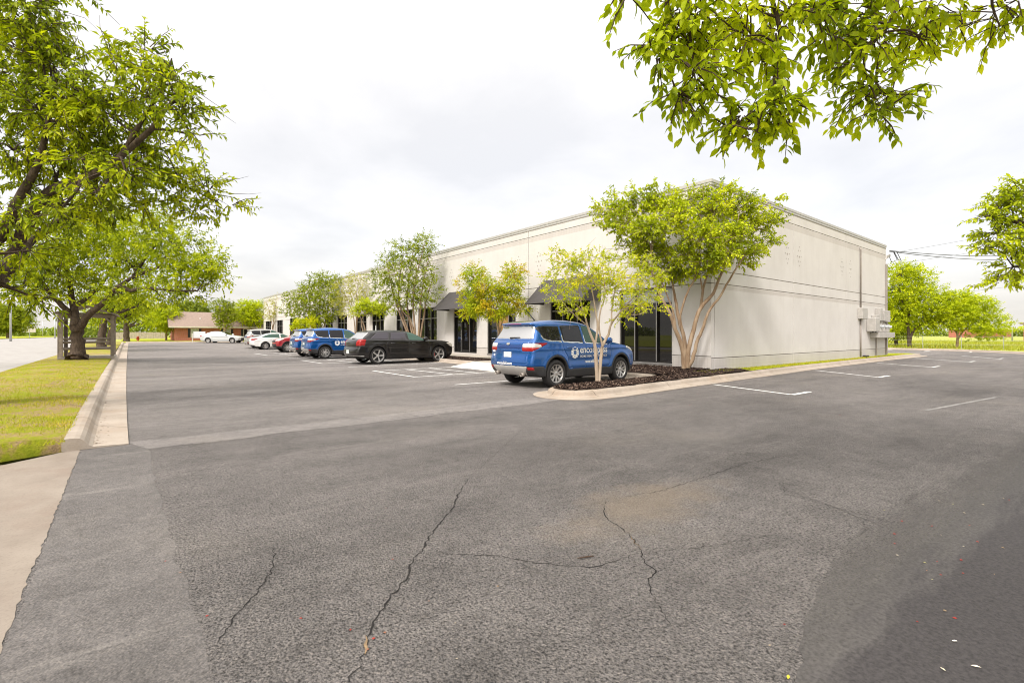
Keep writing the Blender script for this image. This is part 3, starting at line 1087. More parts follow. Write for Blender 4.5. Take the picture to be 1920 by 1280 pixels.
hy = thing('fire_hydrant', 'small red fire hydrant on the lawn before the board fence', 'hydrant', (1.35, 80, .48))
MB().lathe([(0, .48), (.17, .48), (.17, .53), (.12, .55), (.12, .95), (.15, .97), (.14, 1.08), (.08, 1.16), (0, 1.18)], 'z', (1.35, 80, 0), 14).build('barrel', M['redpaint'], hy, True)
MB().lathe([(.07, -.2), (.07, .2)], 'x', (1.35, 80, .84), 10).build('nozzle', M['redpaint'], hy)

# ------------------------------------------------------------------ wooden shelter on the verge
sh = thing('wooden_shelter', 'weathered grey wooden shelter with bench rails behind the second tree', 'shelter', (-1.4, 32.2, .2))
p0, p1 = np.array((-2.39, 31.7)), np.array((-.50, 32.6))
dd = (p1 - p0) / np.linalg.norm(p1 - p0)
nb = np.array((.05, 1.9))


def shp(s, t_):
    return p0 + (p1 - p0) * s + nb * t_


def post(s, t_, z1, w=.07, name='post'):
    q = shp(s, t_)
    MB().box(q[0] - w, q[0] + w, q[1] - w, q[1] + w, .1, z1).build(name, M['wood'], sh)


for s_ in (0, 1):
    for t_ in (0, 1):
        post(s_, t_, 2.42)
# slatted end wall
for i in range(7):
    q = shp(.0, .07 + i * .14)
    MB().box(q[0] - .13, q[0] - .09, q[1] - .1, q[1] + .13, .15, 2.4).build('wall_board', M['wood'], sh)


def beam(a, b, z, w=.05, h=.14, name='beam'):
    MB().tube([(*a, z), (*b, z)], [w * 1.3, w * 1.3], 4).build(name, M['wood'], sh)


for t_ in (0, 1):
    beam(shp(-.05, t_), shp(1.05, t_), 2.36, .075)
for z in (1.16, 1.0, .68):
    beam(shp(0, .02), shp(1, .02), z, .045, name='rail')
sl = MB()
a_, b_2, c_2, d_2 = shp(0, .1), shp(1, .1), shp(1, .42), shp(0, .42)
sl.add([(*a_, .74), (*b_2, .74), (*c_2, .74), (*d_2, .74), (*a_, .70), (*b_2, .70), (*c_2, .70), (*d_2, .70)], [(0, 1, 2, 3), (7, 6, 5, 4), (0, 4, 5, 1), (2, 6, 7, 3)])
sl.build('bench_seat', M['wood'], sh)
rr = MB()
for s0, z0, s1, z1 in ((-.12, 2.42, .46, 2.86), (.46, 2.86, 1.12, 2.42)):
    q = [shp(s0, -.18), shp(s1, -.18), shp(s1, 1.15), shp(s0, 1.15)]
    zz = [z0, z1, z1, z0]
    n0 = len(rr.v)
    rr.add([(*q[i], zz[i]) for i in range(4)] + [(*q[i], zz[i] - .06) for i in range(4)], [(0, 1, 2, 3), (7, 6, 5, 4), (0, 4, 5, 1), (1, 5, 6, 2), (2, 6, 7, 3), (3, 7, 4, 0)])
rr.build('roof', M['wood'], sh)
for s_, e_ in ((0, .2), (1, .8)):
    MB().tube([(*shp(s_, 0), 1.95), (*shp(e_, 0), 2.33)], .045, 4).build('brace', M['wood'], sh)
a_ = [shp(-.05, -.15), shp(1.05, -.15), shp(1.05, 1.2), shp(-.05, 1.2)]
MB().poly_prism([tuple(q) for q in a_], .1, .27).build('floor_slab', M['walk'], sh)

# ------------------------------------------------------------------ poles and wires


def lamp(px, ytop, t, label, arm=1.5, r=.09, group='street lamps', hz=None):
    b = W(px, 640, t)
    b[2] = -.02 if hz is None else hz
    top = W(px, ytop, t)[2]
    o = thing('street_lamp', label, 'street lamp', b, 0, group)
    MB().tube([(b[0], b[1], b[2]), (b[0], b[1], top)], [r, r * .6], 8).build('pole', M['steelpole'], o, True)
    MB().tube([(b[0], b[1], top - .1), (b[0] + arm * .5, b[1], top + .15), (b[0] + arm, b[1], top + .12)], r * .45, 6).build('arm', M['steelpole'], o)
    MB().box(b[0] + arm - .1, b[0] + arm + .55, b[1] - .14, b[1] + .14, top + .04, top + .18, .03).build('lamp_head', M['greybox'], o)


lamp(20, 545, 60, 'pale steel street lamp pole nearest the round tree across the road', -1.8, .13)
lamp(103, 592, 80, 'short street lamp left of the wooden shelter across the road', .3, .09)
lamp(80, 601, 150, 'distant street lamp with a curved arm beyond the road', 2.5, .12)
lamp(1898, 596, 85, 'tall street lamp standing in the field at the right edge', -2.6, .12, hz=.1)
up = thing('utility_pole', 'wooden utility pole carrying the wires', 'utility pole', (62, 1.5, 0))
MB().tube([(62, 1.5, 0), (62, 1.5, 10.5)], [.16, .11], 10).build('pole', M['bark_dark'], up, True)
MB().box(61.9, 62.1, .3, 2.7, 9.9, 10.02).build('crossarm', M['wood'], up)


def wire(a, b, sag, r, name, label):
    a, b = np.array(a), np.array(b)
    P = [a + (b - a) * i / 16 + np.array((0, 0, -sag * 4 * (i / 16) * (1 - i / 16))) for i in range(17)]
    tag(MB().tube(P, r, 5).build(name, M['wire']), label, 'wire', 'overhead wires')


wA = W(1668, 470, 28.6)
wire(wA, W(2060, 452, 58), .9, .022, 'service_wire', 'thick black wire leaving the top corner of the building, upper of two')
wire(W(1668, 471.5, 28.6), W(2060, 461, 58), 1.0, .022, 'service_wire', 'thick black wire leaving the top corner of the building, lower of two')
wire(W(1680, 473, 30), W(2060, 392, 60), .3, .009, 'thin_wire', 'thin wire rising steeply right from the building corner')
wire(W(1675, 495, 30), W(2060, 425, 60), .3, .009, 'thin_wire', 'thin wire below the two thick wires')
wire(W(1800, 548, 50), W(2060, 505, 60), .3, .010, 'thin_wire', 'lowest thin wire passing over the far lawn trees')
dl_ = MB()
for a, b_, c_ in (((1666, 478), (1672, 492), (1684, 486)), ((1675, 472), (1682, 486), (1690, 489))):
    dl_.tube([W(*a, 28.7), W(*b_, 28.9), W(*c_, 28.8), W(1676 if a[0] < 1670 else 1681, 471, 28.7)], .018, 5)
tag(dl_.build('drip_loop', M['wire']), 'looped cables hanging where the thick wires meet the building', 'cable')

# ------------------------------------------------------------------ cars: body surface from side profile, plan and cross section


def children(o):
    return [c for c in bpy.data.objects if c.parent is o]


def chaikin(P, n=2):
    P = [np.array(p, float) for p in P]
    for _ in range(n):
        Q = []
        for i in range(len(P)):
            a, b = P[i], P[(i + 1) % len(P)]
            L = np.linalg.norm(b - a)
            k = min(.25, .09 / max(L, 1e-6)) if _ == 0 else .25
            Q += [a + (b - a) * k, b + (a - b) * k]
        P = Q
    return np.array(P)


def polysdf(P, X, Z):
    d = np.full(X.shape, 1e9)
    s = np.ones(X.shape)
    n = len(P)
    for i in range(n):
        a, b = P[i], P[i - 1]
        e = b - a
        wx, wz = X - a[0], Z - a[1]
        t = np.clip((wx * e[0] + wz * e[1]) / (e @ e + 1e-12), 0, 1)
        bx, bz = wx - e[0] * t, wz - e[1] * t
        d = np.minimum(d, bx * bx + bz * bz)
        c1, c2, c3 = Z >= a[1], Z < b[1], e[0] * wz > e[1] * wx
        s = np.where((c1 & c2 & c3) | (~c1 & ~c2 & ~c3), -s, s)
    return s * np.sqrt(d)


def inpoly(P, x, z):
    r = np.zeros(x.shape, bool)
    n = len(P)
    for i in range(n):
        (x0, z0), (x1, z1) = P[i], P[i - 1]
        if z0 == z1:
            continue
        c = ((z0 > z) != (z1 > z)) & (x < (x1 - x0) * (z - z0) / (z1 - z0) + x0)
        r ^= c
    return r


def smax(a, b, k):
    h = np.clip(.5 + .5 * (a - b) / k, 0, 1)
    return b + (a - b) * h + k * h * (1 - h)


def sstep(a, b, x):
    t = np.clip((x - a) / (b - a), 0, 1)
    return t * t * (3 - 2 * t)


class CarShape:
    def __init__(s, prof, hw, belt, tumble, wb, rw, xr, xf, plan_r=.12, plan_f=.22, arch=.05, low=.40, crease=.93):
        s.__dict__.update(locals())
        P = chaikin(prof, 3)
        s.gx0, s.gx1, s.gz0, s.gz1, s.h = xr - .5, xf + .5, -.1, 1.95, .0125
        xs = np.arange(s.gx0, s.gx1, s.h)
        zs = np.arange(s.gz0, s.gz1, s.h)
        Xg, Zg = np.meshgrid(xs, zs, indexing='ij')
        s.T = polysdf(P, Xg, Zg)

    def prof2(s, x, z):
        fx = np.clip((x - s.gx0) / s.h, 0, s.T.shape[0] - 2.001)
        fz = np.clip((z - s.gz0) / s.h, 0, s.T.shape[1] - 2.001)
        i, j = fx.astype(int), fz.astype(int)
        u, v = fx - i, fz - j
        T = s.T
        return (T[i, j] * (1 - u) + T[i + 1, j] * u) * (1 - v) + (T[i, j + 1] * (1 - u) + T[i + 1, j + 1] * u) * v

    def half(s, x, z):
        """half width of the body side at (x, z)"""
        b = s.belt(x)
        w = s.hw - .035 * np.clip((.55 - z) / .35, 0, 1) ** 2 - .02 * np.clip((z - .75) / .3, 0, 1)
        w = w - .014 * np.exp(-((z - .66) / .09) ** 2) * sstep(.35, .7, x) * (1 - sstep(s.wb - .7, s.wb - .35, x))
        w = w + .010 * np.exp(-((z - s.crease) / .035) ** 2)
        w = w - np.clip(z - b, 0, 9) * s.tumble - .012 * sstep(b, b + .02, z)
        for cx in (0, s.wb):
            r = np.hypot(x - cx, z - s.rw)
            w = w + .022 * np.exp(-((r - s.rw - .07) / .10) ** 2) * (z < b)
        mid = (s.xr + s.xf) / 2
        tf = np.clip((x - (s.wb + .05)) / (s.xf - s.wb), 0, 1.2)
        tr = np.clip((-.15 - x) / (-s.xr), 0, 1.2)
        return w - s.plan_f * .45 * tf ** 2.2 - s.plan_r * .6 * tr ** 2.2

    def sdf(s, x, y, z):
        ay = np.abs(y)
        mid = (s.xr + s.xf) / 2
        q = (ay / s.hw) ** 2.4
        ff = sstep(mid, s.wb + .1, x)
        fr = 1 - sstep(-.2, mid, x)
        xx = x + s.plan_f * q * ff - s.plan_r * q * fr
        d1 = s.prof2(xx, z)
        d2 = (ay - s.half(x, z)) * .93
        k = .05 + .10 * sstep(1.05, 1.5, z)
        d = smax(d1, d2, k)
        ra = s.rw + s.arch
        for cx in (0, s.wb):
            cut = np.maximum(np.hypot(x - cx, z - s.rw) - ra, .52 - ay)
            d = np.maximum(d, -cut)
        return d

    def mesh(s, h=.022):
        xs = np.arange(s.xr - .08, s.xf + .08, h)
        ys = np.arange(-s.hw - .08, s.hw + .081, h)
        ys -= (ys[0] + ys[-1]) / 2
        zs = np.arange(.08, 1.85, h)
        X, Y, Z = np.meshgrid(xs, ys, zs, indexing='ij')
        D = s.sdf(X, Y, Z)
        S = D < 0
        nx, ny, nz = D.shape
        cid = np.full((nx - 1, ny - 1, nz - 1), -1, np.int64)
        cnt = np.zeros((nx - 1, ny - 1, nz - 1), np.int8)
        for a in (0, 1):
            for b in (0, 1):
                for c in (0, 1):
                    cnt += S[a:nx - 1 + a, b:ny - 1 + b, c:nz - 1 + c]
        act = (cnt > 0) & (cnt < 8)
        ii = np.argwhere(act)
        cid[act] = np.arange(len(ii))
        acc = np.zeros((len(ii), 3))
        num = np.zeros(len(ii))
        corners = [(a, b, c) for a in (0, 1) for b in (0, 1) for c in (0, 1)]
        for p in corners:
            for ax in range(3):
                if p[ax] == 1:
                    continue
                q = list(p)
                q[ax] = 1
                d0 = D[ii[:, 0] + p[0], ii[:, 1] + p[1], ii[:, 2] + p[2]]
                d1 = D[ii[:, 0] + q[0], ii[:, 1] + q[1], ii[:, 2] + q[2]]
                m = (d0 < 0) != (d1 < 0)
                t = np.where(m, d0 / (d0 - d1 + 1e-15), 0)
                pt = np.array(p, float)[None, :].repeat(len(ii), 0)
                pt[:, ax] += t
                acc += pt * m[:, None]
                num += m
        V = (ii + acc / num[:, None]) * h + np.array((xs[0], ys[0], zs[0]))
        F4 = []
        for ax in range(3):
            sl0 = [slice(None)] * 3
            sl1 = [slice(None)] * 3
            sl0[ax] = slice(0, -1)
            sl1[ax] = slice(1, None)
            ch = S[tuple(sl0)] != S[tuple(sl1)]
            e = np.argwhere(ch)
            o1, o2 = (ax + 1) % 3, (ax + 2) % 3
            ok = (e[:, o1] > 0) & (e[:, o2] > 0) & (e[:, o1] < D.shape[o1] - 1) & (e[:, o2] < D.shape[o2] - 1)
            e = e[ok]
            ins = S[e[:, 0], e[:, 1], e[:, 2]]
            q = []
            for da, db in ((0, 0), (-1, 0), (-1, -1), (0, -1)):
                g = e.copy()
                g[:, o1] += da
                g[:, o2] += db
                q.append(cid[g[:, 0], g[:, 1], g[:, 2]])
            q = np.stack(q, 1)
            q[~ins] = q[~ins][:, ::-1]
            F4.append(q)
        Fq = np.concatenate(F4)
        # project on the surface
        e = .004
        for _ in range(3):
            d = s.sdf(*V.T)
            g = np.stack([s.sdf(V[:, 0] + e, V[:, 1], V[:, 2]) - s.sdf(V[:, 0] - e, V[:, 1], V[:, 2]),
                          s.sdf(V[:, 0], V[:, 1] + e, V[:, 2]) - s.sdf(V[:, 0], V[:, 1] - e, V[:, 2]),
                          s.sdf(V[:, 0], V[:, 1], V[:, 2] + e) - s.sdf(V[:, 0], V[:, 1], V[:, 2] - e)], 1) / (2 * e)
            gn = (g * g).sum(1) + 1e-6
            stp = np.clip(d / gn, -.02, .02)
            V = V - g * stp[:, None] * .9
        N = g / np.sqrt(gn)[:, None]
        return V, Fq, N


def paint(name, col, metal=.45, rough=.32):
    k = NT(name)
    k.prin(col, rough, metal, coat=1.0, coat_rough=.03, spec=.5)
    return k.m


M['paint_blue'] = paint('blue_car_paint', (.001, .080, .31), .5, .24)
M['paint_black'] = paint('black_car_paint', (.006, .005, .005), .0, .35)
M['paint_black'].node_tree.nodes['Principled BSDF'].inputs['Coat Weight'].default_value = .7
M['paint_black'].node_tree.nodes['Principled BSDF'].inputs['Specular IOR Level'].default_value = .3
M['paint_white'] = paint('white_car_paint', (.72, .72, .71), 0, .35)
M['paint_silver'] = paint('silver_car_paint', (.56, .58, .58), .4, .35)
M['paint_grey'] = paint('grey_car_paint', (.34, .33, .31), .5, .35)
M['paint_red'] = paint('red_car_paint', (.33, .012, .02), .3, .3)
M['cladding'] = simple('dark_cladding', (.022, .022, .024), .5, 0, .1)
M['liner'] = simple('wheel_well', (.008, .008, .008), .9)
M['silver'] = simple('silver_trim', (.55, .54, .52), .38, .4, .05)
M['chrome'] = simple('chrome_trim', (.75, .75, .76), .12, .95, .03)
M['taillight'] = simple('red_tail_lens', (.30, .010, .010), .12, 0, .1, 14)
M['clearlens'] = simple('clear_lens', (.62, .60, .58), .12, .2, .12, 20)
M['amberlens'] = simple('headlight_lens', (.66, .64, .58), .12, .3, .15, 18)
M['plate'] = simple('licence_plate_face', (.62, .66, .64), .4, 0, .12, 12)
M['decal'] = simple('white_decal', (.82, .82, .82), .45, 0, .02)
M['decalblue'] = simple('dark_blue_decal', (.01, .04, .16), .4)
M['tyre'] = simple('tyre_rubber', (.017, .016, .016), .8, 0, .2, 30)
M['rim'] = simple('silver_alloy', (.52, .51, .50), .28, .7, .08)
M['rimdark'] = simple('dark_brake', (.03, .03, .03), .6)
M['caliper'] = simple('red_caliper', (.35, .02, .02), .4)


def make_wheel(par, x, y, r, wdt, side, spokes=5, style='double', caliper=False, rimr=.66):
    """wheel object at hub; side=-1 faces -y"""
    w = bpy.data.objects.new('wheel', None)
    w.empty_display_size = .1
    C.objects.link(w)
    w.parent = par
    w.location = (x, y, r)
    if side > 0:
        w.rotation_euler = (0, 0, PI)
    h = wdt / 2
    rr = r * rimr
    m = MB()
    m.lathe([(rr - .01, h * .8), (rr, h), (rr + (r - rr) * .55, h * 1.04), (r - .03, h * .95), (r - .008, h * .72), (r, h * .4), (r, -h * .4), (r - .008, -h * .72), (r - .03, -h * .95), (rr + (r - rr) * .55, -h * 1.04), (rr, -h), (rr - .01, -h * .8)], 'y', (0, 0, 0), 36, True)
    m.build('tyre', M['tyre'], w, True, False)
    g = MB()
    g.lathe([(rr, -h * .98), (rr + .008, -h * 1.0), (rr - .016, -h * .97), (rr - .028, -h * .75), (rr - .035, h * .9)], 'y', (0, 0, 0), 36)
    n = spokes * (2 if style == 'double' else 1)
    for i in range(n):
        if style == 'double':
            base = 2 * PI * (i // 2) / spokes
            a0 = base + (.16 if i % 2 else -.16)
            a1 = base + (.30 if i % 2 else -.30)
            wd0, wd1 = .022, .020
        else:
            a0 = a1 = 2 * PI * i / spokes
            wd0, wd1 = .020, .034
        p0_, p1_ = np.array((math.cos(a0) * .05, math.sin(a0) * .05)), np.array((math.cos(a1) * (rr - .02), math.sin(a1) * (rr - .02)))
        d = p1_ - p0_
        d /= np.linalg.norm(d)
        nn = np.array((-d[1], d[0]))
        V = []
        for p, wd, yo in ((p0_, wd0, -h * .72), (p1_, wd1, -h * .90)):
            for sgn in (-1, 1):
                q = p + nn * wd * sgn
                V.append((q[0], yo, q[1]))
                q2 = p + nn * wd * sgn * 1.15
                V.append((q2[0], yo + .035, q2[1]))
        g.add(V, [(0, 4, 6, 2), (0, 1, 5, 4), (2, 6, 7, 3), (1, 3, 7, 5)])
    g.lathe([(0, -h * .80), (.03, -h * .79), (.062, -h * .72), (.065, -h * .4)], 'y', (0, 0, 0), 18)
    g.build('rim', M['rim'], w, False, False)
    b = MB()
    b.lathe([(.0, -.02), (rr - .05, -.02), (rr - .045, .02)], 'y', (0, 0, 0), 30)
    b.build('brake_disc', M['rimdark'], w, False, False)
    if caliper:
        c = MB().box(-rr + .02, -rr + .10, -.05, -.022, -.09, .09, .01)
        c.build('brake_caliper', M['caliper'], w, False, False)
    return w


SIDE = {'window', 'door'}


def build_car(root, shape, spec, paintmat):
    V, Fq, N = shape.mesh(spec.get('res', .018))
    fc = V[Fq].mean(1)
    fn = N[Fq].mean(1)
    x, y, z = fc.T
    ay = np.abs(y)
    cls = np.full(len(Fq), 0)
    names = ['body']
    mats = [paintmat]

    def put(mask, name, mat, par=None):
        key = (name, par)
        names.append(key)
        mats.append(mat)
        cls[mask] = len(names) - 1
    names[0] = ('body', None)
    sp = spec
    side = np.abs(fn[:, 1]) > .45
    for sg_, nm in ((-1, 'R'), (1, 'L')):
        on = side & (y * sg_ > .3)
        for dn, pl in sp['doors']:
            put(on & inpoly(pl, x, z), dn, paintmat)
    put((fn[:, 2] > .3) & inpoly(sp['hood'], x, z) & (ay < shape.half(x, z) - .10), 'hood', paintmat)
    put((fn[:, 0] < -.30) & (x < .1) & (z > sp['gate_z'][0]) & (z < sp['gate_z'][1]) & (ay < sp['gate_w']), sp.get('gate', 'tailgate'), paintmat)
    # lower cladding, arch mouldings
    low = sp['low']
    if sp.get('cladding', True):
        put((z < low) & (fn[:, 2] > -.7), 'lower_cladding', M['cladding'])
        for cx in (0, shape.wb):
            rr = np.hypot(x - cx, z - shape.rw)
            cls[(rr < shape.rw + shape.arch + .062) & side & (z < .95)] = len(names) - 1
    else:
        put((z < low) & (fn[:, 2] > -.7) & (ay > .5) & side, 'sill', M['cladding'] if sp.get('darksill') else paintmat)
    put((fn[:, 2] < -.6) & (z < .5), 'underbody', M['liner'])
    for cx in (0, shape.wb):
        rr = np.hypot(x - cx, z - shape.rw)
        put((rr < shape.rw + shape.arch + .012) & ((np.abs(fn[:, 1]) < .5) | (ay < shape.half(x, z) - .06)), 'wheel_arch_liner', M['liner'])
    for nm, mat, fnc in sp['extra']:
        put(fnc(x, y, ay, z, fn), nm, mat)
    for sg_ in (-1, 1):
        on = (np.abs(fn[:, 1]) > .35) & (y * sg_ > .3)
        for i, (pl, mat) in enumerate(sp['windows']):
            put(on & inpoly(pl, x, z), 'side_window', mat)
        if 'trim' in sp:
            w_any = np.zeros(len(x), bool)
            for pl, _ in sp['windows']:
                w_any |= inpoly(pl, x, z - .0) | inpoly(pl, x, z + .026) | inpoly(pl, x + .026, z + .012)
            inw = np.zeros(len(x), bool)
            for pl, _ in sp['windows']:
                inw |= inpoly(pl, x, z)
            put(on & w_any & ~inw & (z < sp['trim'](x)), 'window_trim', M['chrome'])
    wz = sp['wind']
    put((fn[:, 0] > .2) & (fn[:, 2] > .2) & (z > wz[0]) & (z < wz[1]) & (x > wz[2]) & (ay < shape.half(x, z) - .055), 'windshield', M['carglass'])
    rz = sp['rearw']
    put((fn[:, 0] < -.12) & (z > rz[0]) & (z < rz[1]) & (x < rz[2]) & (ay < shape.half(x, z) - rz[3]), 'rear_window', M['rearglass'])
    for pl in sp['head']:
        put(inpoly(pl, x, z) & (ay > .42) & (x > shape.wb), 'headlight', M['amberlens'])
    for nm, mat, fnc in sp['tail']:
        put(fnc(x, y, ay, z, fn), nm, mat)
    # shut lines: pull vertices that lie between different panels inwards
    mn = np.full(len(V), 10 ** 6)
    mx = np.full(len(V), -1)
    for c in range(4):
        np.minimum.at(mn, Fq[:, c], cls)
        np.maximum.at(mx, Fq[:, c], cls)
    bnd = mx != mn
    # fair the outlines between panels: slide boundary points along the seam, then back onto the surface
    E = np.concatenate([Fq[:, [c, (c + 1) % 4]] for c in range(4)])
    Ec = np.tile(cls, 4)
    lo, hi = E.min(1), E.max(1)
    key = lo * np.int64(len(V)) + hi
    order = np.argsort(key, kind='stable')
    ks, cs = key[order], Ec[order]
    same = (ks[1:] == ks[:-1]) & (cs[1:] != cs[:-1])
    ee = ks[1:][same]
    ea, eb = ee // len(V), ee % len(V)
    deg = np.zeros(len(V))
    np.add.at(deg, ea, 1)
    np.add.at(deg, eb, 1)
    for it in range(6):
        acc = np.zeros_like(V)
        np.add.at(acc, ea, V[eb])
        np.add.at(acc, eb, V[ea])
        mv = deg == 2
        V[mv] = V[mv] * .45 + acc[mv] / 2 * .55
    bi = np.where(bnd)[0]
    nb_ = V[bi]
    d_ = shape.sdf(*nb_.T)
    ok_ = np.abs(d_) < .02
    V[bi[ok_]] -= N[bi[ok_]] * d_[ok_, None]
    V = V - N * (bnd * .008)[:, None]
    out = {}
    for ci, key in enumerate(names):
        sel = cls == ci
        if sel.sum() < 3:
            continue
        nm = key[0]
        # side-specific parts become one mesh each
        halves = [(sel, )] if nm not in ('side_window', 'headlight', 'tail_light', 'tail_light_lens', 'front_door', 'rear_door', 'door', 'reflector') else [(sel & (y < 0),), (sel & (y >= 0),)]
        for (hs,) in halves:
            if hs.sum() < 2:
                continue
            q = Fq[hs]
            u, inv = np.unique(q.ravel(), return_inverse=True)
            me = fastmesh(nm, V[u], inv.reshape(-1, 4), mats[ci], True)
            o = newobj(nm, me, root)
            out.setdefault(nm, []).append(o)
    return out


def side_y(shape, x, z, sgn):
    return sgn * (shape.half(np.array([x * 1.0]), np.array([z * 1.0]))[0])


def surf_y(shape, x, z, sgn):
    """march to the body surface from the side"""
    ys = np.linspace(shape.hw + .06, .3, 200)
    d = shape.sdf(np.full(200, x), ys, np.full(200, z))
    k = np.argmax(d < 0)
    return sgn * ys[k]


def surf_x(shape, y, z, front=False):
    xs = np.linspace(shape.xr - .1, shape.xr + 1.2, 400) if not front else np.linspace(shape.xf + .1, shape.xf - 1.2, 400)
    d = shape.sdf(xs, np.full(400, y), np.full(400, z))
    return xs[np.argmax(d < 0)]


def textmesh(body, size, spacing=1.0, offset=0.0):
    cu = bpy.data.curves.new('t', 'FONT')
    cu.body = body
    cu.size = size
    cu.space_character = spacing
    cu.offset = offset
    cu.resolution_u = 3
    ob = bpy.data.objects.new('t', cu)
    C.objects.link(ob)
    bpy.context.view_layer.update()
    me = ob.to_mesh()
    V = np.array([v.co[:2] for v in me.vertices])
    Fs = [tuple(p.vertices) for p in me.polygons]
    ob.to_mesh_clear()
    bpy.data.objects.remove(ob)
    bpy.data.curves.remove(cu)
    return V, Fs


def side_decal(root, shape, sgn, V2, Fs, name, mat, eps=.005):
    """V2 in car (x,z) seen from that side"""
    V = []
    for a, b in V2:
        V.append((a, surf_y(shape, a, b, sgn) + sgn * eps, b))
    if sgn > 0:
        Fs = [f[::-1] for f in Fs]
    return newobj(name, meshdata(name, V, Fs, mat), root)


def rear_decal(root, shape, V2, Fs, name, mat, eps=.005):
    V = [(surf_x(shape, a, b) - eps, a, b) for a, b in V2]
    return newobj(name, meshdata(name, V, Fs, mat), root)


def sub_mesh(V2, Fs, maxlen=.12):
    return V2, Fs


def common_bits(root, shape, o, mir_x, mir_z, hand, plate_z, wiper=None, plate=True):
    for sgn in (-1, 1):
        yy = surf_y(shape, mir_x - .05, mir_z - .02, sgn)
        m = MB()
        m.box(mir_x - .09, mir_x + .11, min(yy + sgn * .03, yy + sgn * .22), max(yy + sgn * .03, yy + sgn * .22), mir_z - .05, mir_z + .11, .04)
        m.box(mir_x - .02, mir_x + .05, min(yy - sgn * .06, yy + sgn * .06), max(yy - sgn * .06, yy + sgn * .06), mir_z - .06, mir_z + .0, .01)
        m.build('mirror', shape.paintmat, root, True, False)
        doors = [d for k in ('front_door', 'rear_door') for d in o.get(k, []) if (np.mean([v.co.y for v in d.data.vertices]) * sgn) > 0]
        for hx, hz in hand:
            yh = surf_y(shape, hx, hz, sgn)
            m = MB().box(hx - .10, hx + .10, min(yh - sgn * .01, yh + sgn * .03), max(yh - sgn * .01, yh + sgn * .03), hz - .018, hz + .018, .012)
            best = min(doors, key=lambda d: abs(np.mean([v.co.x for v in d.data.vertices]) - hx)) if doors else root
            m.build('door_handle', shape.paintmat, best, True, False)
    if plate:
        xs_ = surf_x(shape, 0, plate_z)
        m = MB().box(xs_ - .018, xs_ - .004, -.155, .155, plate_z - .078, plate_z + .078, .004)
        m.build('licence_plate', M['plate'], root, False, False)
    if wiper:
        m = MB()
        xa, xb = surf_x(shape, -.02, wiper), surf_x(shape, -.3, wiper + .02)
        m.tube([(xa - .015, .05, wiper), (xb - .02, -.32, wiper + .015)], [.022, .01], 6)
        m.build('wiper', M['black'], root, False, False)


# --- compact SUV
suv_prof = [(-.86, .36), (-.70, .27), (.4, .22), (2.3, .22), (3.25, .25), (3.50, .34), (3.58, .50), (3.58, .74), (3.50, .90), (3.28, .99), (2.75, 1.07), (2.27, 1.135),
            (1.95, 1.34), (1.58, 1.54), (1.25, 1.62), (.7, 1.665), (.1, 1.67), (-.40, 1.635), (-.70, 1.585), (-.735, 1.55), (-.60, 1.50), (-.80, 1.18), (-.90, 1.10), (-.93, .95), (-.915, .82), (-.96, .70), (-.97, .52)]


def mk_suv_shape():
    s = CarShape(suv_prof, .915, lambda x: 1.06 + .03 * np.clip((1.2 - x), -1, 2), .40, 2.69, .355, -.97, 3.60, .14, .24, .035, .42, .95)
    return s


suv = mk_suv_shape()
suv_wins = [([(-.58, 1.475), (-.40, 1.21), (-.22, 1.165), (.24, 1.145), (.24, 1.52), (-.35, 1.51)], M['carglass']),
            ([(.30, 1.14), (1.08, 1.11), (1.08, 1.545), (.30, 1.525)], M['carglass']),
            ([(1.18, 1.105), (2.14, 1.075), (2.02, 1.16), (1.60, 1.43), (1.38, 1.525), (1.18, 1.545)], M['carglass_g'])]
suv_spec = dict(
    doors=[('rear_door', [(.46, .47), (1.12, .46), (1.12, 1.09), (.22, 1.12), (.26, .95), (.44, .72)]), ('front_door', [(1.15, .46), (2.14, .46), (2.24, .75), (2.20, 1.06), (1.15, 1.09)])],
    hood=[(2.35, 1.0), (3.42, .82), (3.42, 1.1), (2.35, 1.25)], gate_z=(.60, 1.16), gate_w=.70, low=.44,
    windows=suv_wins, trim=lambda x: 1.30 + .0 * x, wind=(1.15, 1.545, 1.2), rearw=(1.20, 1.50, -.2, .07),
    head=[[(2.92, .97), (3.2, 1.03), (3.62, .90), (3.62, .80), (3.25, .84)]],
    extra=[('rear_bumper', M['cladding'], lambda x, y, ay, z, n: (x < -.45) & (z < .535) & (z > .25)),
           ('tailgate_recess', M['decalblue'], lambda x, y, ay, z, n: (n[:, 0] < -.5) & (z > .945) & (z < 1.05) & (ay < .56)),
           ('skid_plate', M['silver'], lambda x, y, ay, z, n: (n[:, 0] < -.25) & (x < -.6) & (z > .30) & (z < .53) & (ay < .70 - (.53 - z) * .6)),
           ('reflector', M['taillight'], lambda x, y, ay, z, n: (x < -.62) & (z > .44) & (z < .515) & (ay > .70) & (ay < .88)),
           ('grille', M['cladding'], lambda x, y, ay, z, n: (n[:, 0] > .45) & (x > 3.2) & (((z > .72) & (z < .88) & (ay < .50)) | ((z > .34) & (z < .60) & (ay < .62)))),
           ('brake_lamp', M['taillight'], lambda x, y, ay, z, n: (x < -.5) & (z > 1.545) & (z < 1.572) & (ay < .30) & (n[:, 0] < -.3)),
           ('roof_edge', M['silver'], lambda x, y, ay, z, n: (z > 1.57) & (n[:, 2] > .1) & (x < -2))],
    tail=[('tail_light', M['taillight'], lambda x, y, ay, z, n: (x < -.30 - 0 * z) & (z > .905 + np.clip(x + .80, 0, 1) * .36) & (z < 1.10) & (ay > .52 + np.clip(z - 1.0, 0, 1) * .6 - .10 * 0)),
          ('tail_light_lens', M['clearlens'], lambda x, y, ay, z, n: (x < -.52) & (z > .99) & (z < 1.09 - np.clip(x + .75, 0, 1) * .15) & (ay > .53) & (ay < .90))],
)


